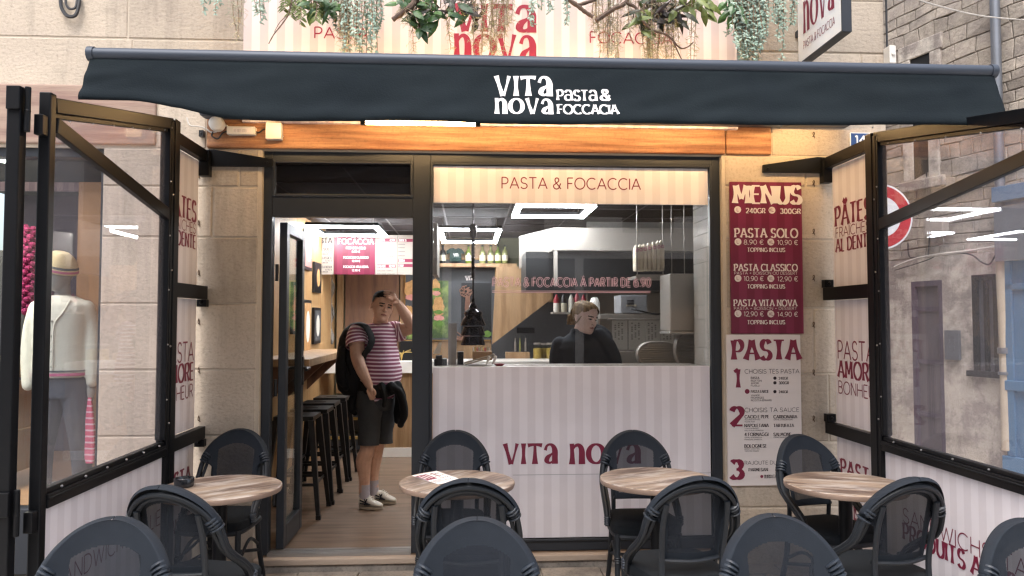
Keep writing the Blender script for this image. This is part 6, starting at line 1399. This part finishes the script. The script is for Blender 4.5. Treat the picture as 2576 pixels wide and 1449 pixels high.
b = B(); hd.hair(b, .006, lambda p: p.z > (.068 - 2*p.x*p.x if p.y < -.05 else .062 - (p.y + .05) * 1.05) and p.z > -.045 and not (abs(p.x) > .06 and p.z < .02 and p.y < .03)); b.build('hair', 'hair_black', man, smooth=True)
# striped T shirt, the stripes follow the cloth
b = B(); rings, vals = [], []
for a_, c_, y, d_, dx in ((929, 974, 817, .078, 0), (910, 988, 821, .10, 0), (897, 995, 829, .128, .0), (896, 995, 852, .14, 0), (903, 997, 880, .146, 0), (909, 1003, 905, .16, 0), (910, 1008, 930, .17, 0), (910, 1008, 950, .17, 0), (908, 1003, 972, .158, 0), (903, 993, 990, .15, 0), (901, 989, 1003, .148, 0)):
    rings.append([q + Vector((0, 0, .010*math.sin(j*.9) + .006*math.sin(j*2.3))) for j, q in enumerate(body_ring(P((a_+c_)/2, y, 0), (c_-a_)/2*PXM, d_, R(-12)))]); vals.append(rings[-1][0].z)
rr2, vv2 = [], []
for (r0, r1) in zip(rings, rings[1:]):
    for t in (0, .34, .67): rr2.append([p.lerp(q, t) for p, q in zip(r0, r1)])
rr2.append(rings[-1])
for ri, r_ in enumerate(rr2):
    for j in range(len(r_)):
        n_ = mnoise.noise(r_[j]*7) * .012 + mnoise.noise(r_[j]*16) * .006; r_[j] = r_[j] + Vector((n_, n_, 0))
I = []
for r_ in rr2:
    ids = []
    for q in r_: b.cv = q.z + .012*mnoise.noise(q*4); ids.append(b.P(q))
    I.append(ids)
for a_, c_ in zip(I, I[1:]):
    for j in range(len(a_)): b.fi((a_[j], a_[(j+1) % len(a_)], c_[(j+1) % len(a_)], c_[j]))
b.fi(I[0])
def sleeve(pts, rr):
    S = spline(pts, 6); v0 = len(b.v); R_ = lerpl(rr, len(S)); b.tube(S, R_, 20, caps=False); L_ = 0; acc = [0]
    for i in range(1, len(S)): acc.append(acc[-1] + (S[i]-S[i-1]).length)
    for i in range(v0, len(b.v)): b.val[i] = acc[(i - v0)//20] + 5 + .01*mnoise.noise(b.v[i]*6); b.v[i] += Vector((1, 1, 1)) * (.008*mnoise.noise(b.v[i]*9))
sleeve([P(912, 824, -.03), P(902, 836, -.08), P(899, 855, -.12), P(900, 872, -.15)], [.05, .082, .088, .088])
sleeve([P(958, 836, .0), P(976, 834, .03), P(990, 834, .06), P(1003, 835, .07), P(1013, 832, .07)], [.05, .076, .082, .082, .076])
b.build('t_shirt', 'shirt_stripes', man, smooth=True, sharp=60, attr='sv')
b = B()
def leg_tube(pts, rr, fl=1.0):
    S = spline(pts, 6); v0 = len(b.v); b.tube(S, lerpl(rr, len(S)), 20, caps=False, flat=fl)
    for i in range(v0, len(b.v)): n_ = mnoise.noise(b.v[i]*8)*.012 + mnoise.noise(b.v[i]*18)*.006; b.v[i] += Vector((n_, n_, 0))
leg_tube([P(934, 985, -.05), P(931, 1020, -.06), P(929, 1070, -.075), P(927, 1120, -.09)], [.108, .106, .092, .080]); leg_tube([P(965, 985, .06), P(966, 1020, .08), P(966, 1070, .09), P(964, 1114, .09)], [.108, .1, .085, .074])
b.loft([body_ring(P(945, y, 0), hw, d_, R(-12)) for y, hw, d_ in ((978, .142, .14), (1010, .145, .15), (1030, .12, .12))]); b.build('shorts', 'shorts_cloth', man, smooth=True)
# dark jacket knotted round the waist
b = B()
S = [body_ring(P(952, y, 0), hw, d_, R(-12)) for y, hw, d_ in ((958, .158, .166), (968, .165, .174), (984, .162, .172), (992, .152, .16))]
b.loft([[q + Vector((0, 0, .02*math.sin(j*.52 + 1))) for j, q in enumerate(r_)] for r_ in S])
limb(b, [P(985, 972, -.15), P(1003, 985, -.12), P(1014, 1015, -.1), P(1016, 1045, -.1), P(1008, 1068, -.1)], [.04, .05, .052, .05, .03], flat=.6); limb(b, [P(1000, 970, -.1), P(1008, 1000, -.02), P(1004, 1040, 0), P(1000, 1058, 0)], [.04, .05, .05, .03], flat=.6)
limb(b, [P(905, 985, .0), P(890, 1005, .02), P(888, 1030, .02), P(893, 1040, .02)], [.05, .055, .05, .02], flat=.7); limb(b, [P(960, 970, -.17), P(968, 995, -.17), P(966, 1020, -.165)], [.03, .034, .02], flat=.6)
o = b.build('tied_jacket', 'black_cloth', man); remesh(o, .008, 3)
for (xa, ya, d_, hx_, hy_, xt, yt) in ((917, 1247, -.07, 905, 1268, 962, 1272), (939, 1236, .1, 945, 1247, 996, 1251)):
    b = B(); an = P(xa, ya - 12, d_); b.tube(spline([P(xa + (0.5 if d_ < 0 else 0), (1218 if d_ < 0 else 1207), d_), an, P(xa + 1, ya + 8, d_)], 5), lerpl([.044, .042, .046], 11), 14); b.build('sock', 'sock', man, smooth=True)
    h_ = P(hx_, hy_ + 6, d_); t_ = P(xt, yt + 4, d_ - (.03 if d_ < 0 else .03)); h_.z = t_.z = fz; ax = (t_ - h_); L_ = ax.length; ax.normalize(); sd_ = Vector((-ax.y, ax.x, 0))
    def sec(u, w_, z0, z1, n=14): return [h_ + ax*(u*L_) + sd_*(w_*math.cos(2*math.pi*j/n)) + Vector((0, 0, z0 + (z1 - z0)*(.5 + .5*math.sin(2*math.pi*j/n)))) for j in range(n)]
    b = B(); b.loft([sec(u, w_, .016, z1) for u, w_, z1 in ((-.02, .02, .07), (0, .036, .098), (.12, .042, .105), (.3, .043, .102), (.45, .045, .092), (.62, .048, .070), (.8, .046, .054), (.94, .034, .045), (1.0, .014, .038))]); sh = b.build('shoe', 'shoe_white', man, smooth=True, sharp=70)
    b = B(); b.loft([[h_ + ax*(L_*(.49 + .53*math.cos(2*math.pi*j/28))) + sd_*((.050 - .008*math.cos(2*math.pi*j/28 + 2.6))*math.sin(2*math.pi*j/28)) + Vector((0, 0, z_)) for j in range(28)] for z_ in (.002, .008, .022)]); b.build('sole', 'shoe_sole', sh, smooth=True)
    b = B(); sg_ = -1 if sd_.y > 0 else 1
    def sp(u, z_): return h_ + ax*(u*L_) + sd_*(sg_*.0475) + Vector((0, 0, z_))
    for q in (((.08, .05), (.3, .045), (.5, .04)), ((.08, .075), (.3, .06), (.55, .04)), ((.28, .085), (.4, .038)), ((.4, .088), (.28, .038))): b.tube([sp(*r_) for r_ in q], .005, 5)
    b.build('side_stripes', 'navy', sh, smooth=True)
    b = B(); [b.tube(spline([h_ + ax*(u*L_) + sd_*.026 + Vector((0, 0, z_)), h_ + ax*((u + .02)*L_) + Vector((0, 0, z_ + .014)), h_ + ax*(u*L_) - sd_*.026 + Vector((0, 0, z_))], 4), .0035, 5) for u, z_ in ((.34, .095), (.42, .088), (.5, .08), (.58, .07))]; b.build('laces', 'paper', sh, smooth=True)
# backpack on his back
bpk = thing('backpack', 'large black backpack worn by the man in the doorway', 'backpack', P(885, 990, .05))
b = B(); rings = []
for y, xl, xr, d_ in ((818, 880, 905, .07), (830, 868, 915, .115), (850, 858, 922, .14), (880, 851, 928, .155), (920, 847, 932, .16), (955, 848, 930, .155), (978, 853, 925, .14), (992, 866, 915, .1)):
    rings.append([q + Vector((.008*mnoise.noise(q*9), .008*mnoise.noise(q*9 + Vector((3, 0, 0))), 0)) for q in body_ring(P((xl+xr)/2, y, .05), (xr-xl)/2*PXM, d_, R(-10))])
b.loft(rings); o = b.build('bag', 'pack_cloth', bpk, smooth=True, sharp=80)
b = B(); limb(b, [P(862, 880, -.085), P(857, 915, -.1), P(859, 955, -.09), P(872, 975, -.07)], [.035, .05, .05, .03], flat=.6); b.build('front_pocket', 'pack_cloth', bpk, smooth=True)
b = B(); b.tube(spline([P(866, 845, -.09), P(872, 870, -.12), P(868, 900, -.125), P(882, 945, -.13)], 6), .006, 6); b.build('zip', 'grey_plastic' if 0 else 'black_steel', bpk, smooth=True)
b = B(); b.tube(spline([P(888, 818, .0), P(905, 815, -.1), P(920, 822, -.15), P(932, 842, -.172), P(935, 858, -.18), P(928, 876, -.185), P(918, 890, -.18), P(912, 910, -.15)], 6), lerpl([.034, .04, .036, .036, .036, .034, .03, .024], 43), 8, flat=.42); b.build('strap', 'pack_cloth', bpk, smooth=True)
# ---------------------------------------------------------------- the woman behind the counter
YW0 = .86
def P(x, y, d=0): return at(x, y, YW0 + d)
PXW = (P(1500, 800) - P(1400, 800)).length / 100
wo_ = thing('person', 'woman with tied blond hair and dark high necked jacket behind the window counter', 'person', (P(1470, 900).x, YW0, fz))
hw2 = Head(P(1471, 799, 0), (.60, -.77, -.2), (.24, -.10, .96), 1.0)
b = B(); hw2.add(b); limb(b, [P(1452, 852, .05), P(1460, 830, .03), P(1466, 812, .02)], [.056, .05, .05])
b.loft([body_ring(P((a_+c_)/2, y, .04), (c_-a_)/2*PXW, d_) for a_, c_, y, d_ in ((1430, 1475, 848, .06), (1405, 1515, 868, .09), (1405, 1520, 940, .1), (1405, 1520, 1010, .1))])
for x_, d_ in ((1415, .0), (1515, .0)): limb(b, [P(x_, 1000, d_), P(x_, 1120, d_), P(x_, 1225, d_ + .04)], [.075, .06, .04])
limb(b, [P(1543, 940, -.06), P(1520, 972, -.12), P(1500, 982, -.14)], [.036, .034, .026]); limb(b, [P(1500, 982, -.14), P(1490, 984, -.16)], [.03, .03], flat=.6)
for k in range(4): limb(b, [P(1492, 980 + k*3, -.16), P(1480, 982 + k*3.4, -.175), P(1472, 985 + k*3, -.17)], [.0095, .009, .0075], n=8)
limb(b, [P(1497, 978, -.15), P(1490, 975, -.17)], [.011, .009], n=8)
o = b.build('body', ['skin_fair', 'eye_nostril_dark', 'lip', 'brow'], wo_); remesh(o, .0046, 3); hw2.paint(o)
b = B(); hw2.hair(b, .011, lambda p: p.z > (.080 - 6*p.x*p.x if p.y < -.045 else .055 - (p.y + .045) * 1.1) and not (abs(p.x) > .06 and p.z < .012 and p.y < .035), zmin=-.075)
for k in range(26):
    a_ = k / 25; x0 = -.066 + .132*a_; q0 = hw2.w((x0*.9, -.074 + 5*x0*x0, .085 - 7*x0*x0)); q1 = hw2.w((x0*1.15, .02, .119 - 11*x0*x0)); q2 = hw2.w((x0*.85, .1, .03)); q3 = hw2.w((x0*.2, .125, -.03)); b.tube(spline([q0, q1, q2, q3], 5), lerpl([.003, .006, .006, .005], 16), 5)
c_ = hw2.w((0, .135, -.03))
for k in range(16): b.tube(spline([c_ + Vector((.03*math.cos(a_*1.5 + k), .025*math.sin(a_*1.7 + k*2), .028*math.sin(a_ + k*1.3) - .006*a_)) for a_ in range(5)], 4), lerpl([.007, .009, .005], 17), 5)
for k in range(6): b.tube(spline([hw2.w((-.072, -.03, .01)), hw2.w((-.08 + .003*k, -.02 + .008*k, -.03)), hw2.w((-.07, .02 + .01*k, -.07))], 4), .0025, 4)
b.build('hair', 'hair_blond', wo_, smooth=True)
b = B(); rr = [body_ring(P((a_+c_)/2, y, .05), (c_-a_)/2*PXW, d_, 0) for a_, c_, y, d_ in ((1437, 1484, 826, .066), (1433, 1486, 838, .07), (1420, 1505, 847, .09), (1402, 1526, 858, .12), (1393, 1534, 875, .14), (1392, 1538, 905, .15), (1394, 1538, 960, .15), (1396, 1536, 1030, .15))]
b.loft(rr)
limb(b, [P(1508, 845, .0), P(1528, 868, -.04), P(1546, 905, -.05), P(1546, 945, -.06), P(1525, 972, -.1)], [.06, .062, .055, .052, .045]); limb(b, [P(1408, 866, .03), P(1400, 900, .02), P(1402, 960, .0)], [.062, .058, .05])
limb(b, [P(1490, 826, .07), P(1508, 836, .06), P(1520, 850, .04)], [.04, .06, .07])
o = b.build('jacket', 'navy', wo_); remesh(o, .009, 3)
# ---------------------------------------------------------------- mannequin in the clothes shop window
YQ = .62
def P(x, y, d=0): return at(x, y, YQ + d)
PXQ = (P(200, 800) - P(100, 800)).length / 100
mat('mannequin_grey', '9c9794', .45); mat('knit_cream', 'e0dad0', .9, var=.06, vs=20, bump=.4, bs=160); mat('trouser_grey', '4a4b56', .9, var=.08, bump=.2, bs=80); mat('pink_band', 'cf6f96', .85); mat('grey_band', '63656c', .85)
stripes('scarf_stripes', 'd8557c', 'ecc3cf', .042, 2, .9, .06, duty=.72)
mn = thing('mannequin', 'shop window mannequin in a cream cardigan and striped beanie', 'mannequin', (P(160, 1100).x, YQ, NZ0))
hq = Head(P(152, 690, 0), (-.42, -.9, -.06), (.05, 0, 1), 1.0)
b = B(); hq.add(b, False); limb(b, [P(158, 752, .03), P(158, 735, .02), P(156, 705, .01)], [.06, .05, .05]); limb(b, [P(228, 960, -.02), P(229, 985, -.03), P(228, 1008, -.04)], [.026, .03, .018], flat=.7)
b.loft([body_ring(P(155, y, 0), hw, d_) for y, hw, d_ in ((745, .06, .06), (760, .16, .09), (800, .15, .1), (930, .13, .1))]); o = b.build('figure', 'mannequin_grey', mn); remesh(o, .008, 3)
b = B(); I = []
for k, (z, off) in enumerate(((.022, .012), (.032, .018), (.048, .019), (.056, .019), (.068, .019), (.074, .018), (.085, .015), (.1, .013), (.113, .012))): I.append([hq.w(head_pt(min(z, .116), 2*math.pi*j/24, off) + Vector((0, 0, .02*(head_pt(z, 2*math.pi*j/24).y > 0) * 0 + (0, 0, 0, 0, .004, .01, .022, .034, .042)[k] - .42 * head_pt(z, 2*math.pi*j/24).x * 1))) for j in range(24)])
for a_, c_, m_ in zip(I, I[1:], (0, 1, 0, 2, 0, 0, 0, 0)):
    b.mi = m_
    for j in range(24): b.face((a_[j], a_[(j+1) % 24], c_[(j+1) % 24], c_[j]))
b.mi = 0; b.face(I[-1]); o = b.build('beanie', [mat('beanie_knit', 'd8c49c', .95, var=.08, vs=20, bump=.5, bs=120), 'pink_band', 'grey_band'], mn, smooth=True, sharp=80)
b = B(); rr = []
for a_, c_, y, d_ in ((128, 186, 744, .085), (104, 214, 756, .11), (88, 228, 768, .13), (84, 226, 800, .145), (90, 222, 850, .145), (94, 222, 900, .145), (92, 225, 936, .15), (93, 224, 948, .148)): rr.append(body_ring(P((a_+c_)/2, y, 0), (c_-a_)/2*PXQ, d_, 0, 32, .9))
b.loft(rr)
limb(b, [P(216, 776, .0), P(228, 820, .02), P(233, 880, .0), P(231, 962, -.03)], [.062, .056, .05, .038]); limb(b, [P(96, 776, 0), P(80, 830, 0), P(72, 900, -.02), P(70, 970, -.05)], [.062, .056, .05, .038]); o = b.build('cardigan', 'knit_cream', mn); remesh(o, .009, 3)
for nm, y0, y1, m_ in (('hem_stripe', 929, 933, 'grey_band'), ('hem_stripe', 936, 943, 'pink_band')):
    b = B(); b.loft([body_ring(P(158.5, y, 0), 66.5*PXQ + .004, .154, 0, 32, .9) for y in (y0, y1)], caps=False); b.build(nm, m_, mn, smooth=True)
b = B(); [b.ell(P(131 - k*.5, 808 + k*38, -.148), .009, 8, 6) for k in range(4)]; b.build('buttons', 'mannequin_grey', mn, smooth=True)
b = B(); b.tube(spline([P(178, 752, -.10), P(158, 785, -.135), P(136, 815, -.155), P(132, 870, -.158), P(131, 928, -.156)], 6), .008, 6, flat=.5); b.build('placket', 'knit_cream', mn, smooth=True)
b = B(); limb(b, [P(190, 945, 0), P(196, 1040, -.02), P(204, 1130, -.02), P(208, 1240, .0)], [.1, .09, .07, .058]); limb(b, [P(128, 945, 0), P(120, 1040, -.03), P(108, 1130, -.03), P(104, 1240, 0)], [.1, .09, .07, .058]); b.loft([body_ring(P(159, y, 0), hw, .125) for y, hw in ((935, .165), (975, .17), (1000, .12))]); o = b.build('trousers', 'trouser_grey', mn); remesh(o, .009, 3)
b = B(); b.lathe([(.2, 0), (.2, .012)], (P(155, 1100).x, YQ + .05, NZ0), 28); [b.tube([(P(x, 1240).x, YQ, NZ0 + .012), P(x, 1238, 0)], .03, 8) for x in (208, 104)]; b.build('stand', 'steel', mn)
b = B(); rows = []
for i in range(15):
    u = i / 14; y = 1000 + 166*u; w_ = (5 + 9*min(1, u*2.2)) * (1 if u < .9 else 1 - (u-.9)*3); rows.append([P(226 + (w_*math.cos(a_)), y, -.06 + .02*math.sin(a_) + .006*math.cos(a_*3)) for a_ in [2*math.pi*j/16 for j in range(16)]])
b.loft(rows); single(b, 'scarf', 'scarf_stripes', 'pink scarf with white stripes held by the mannequin', 'scarf', smooth=True)
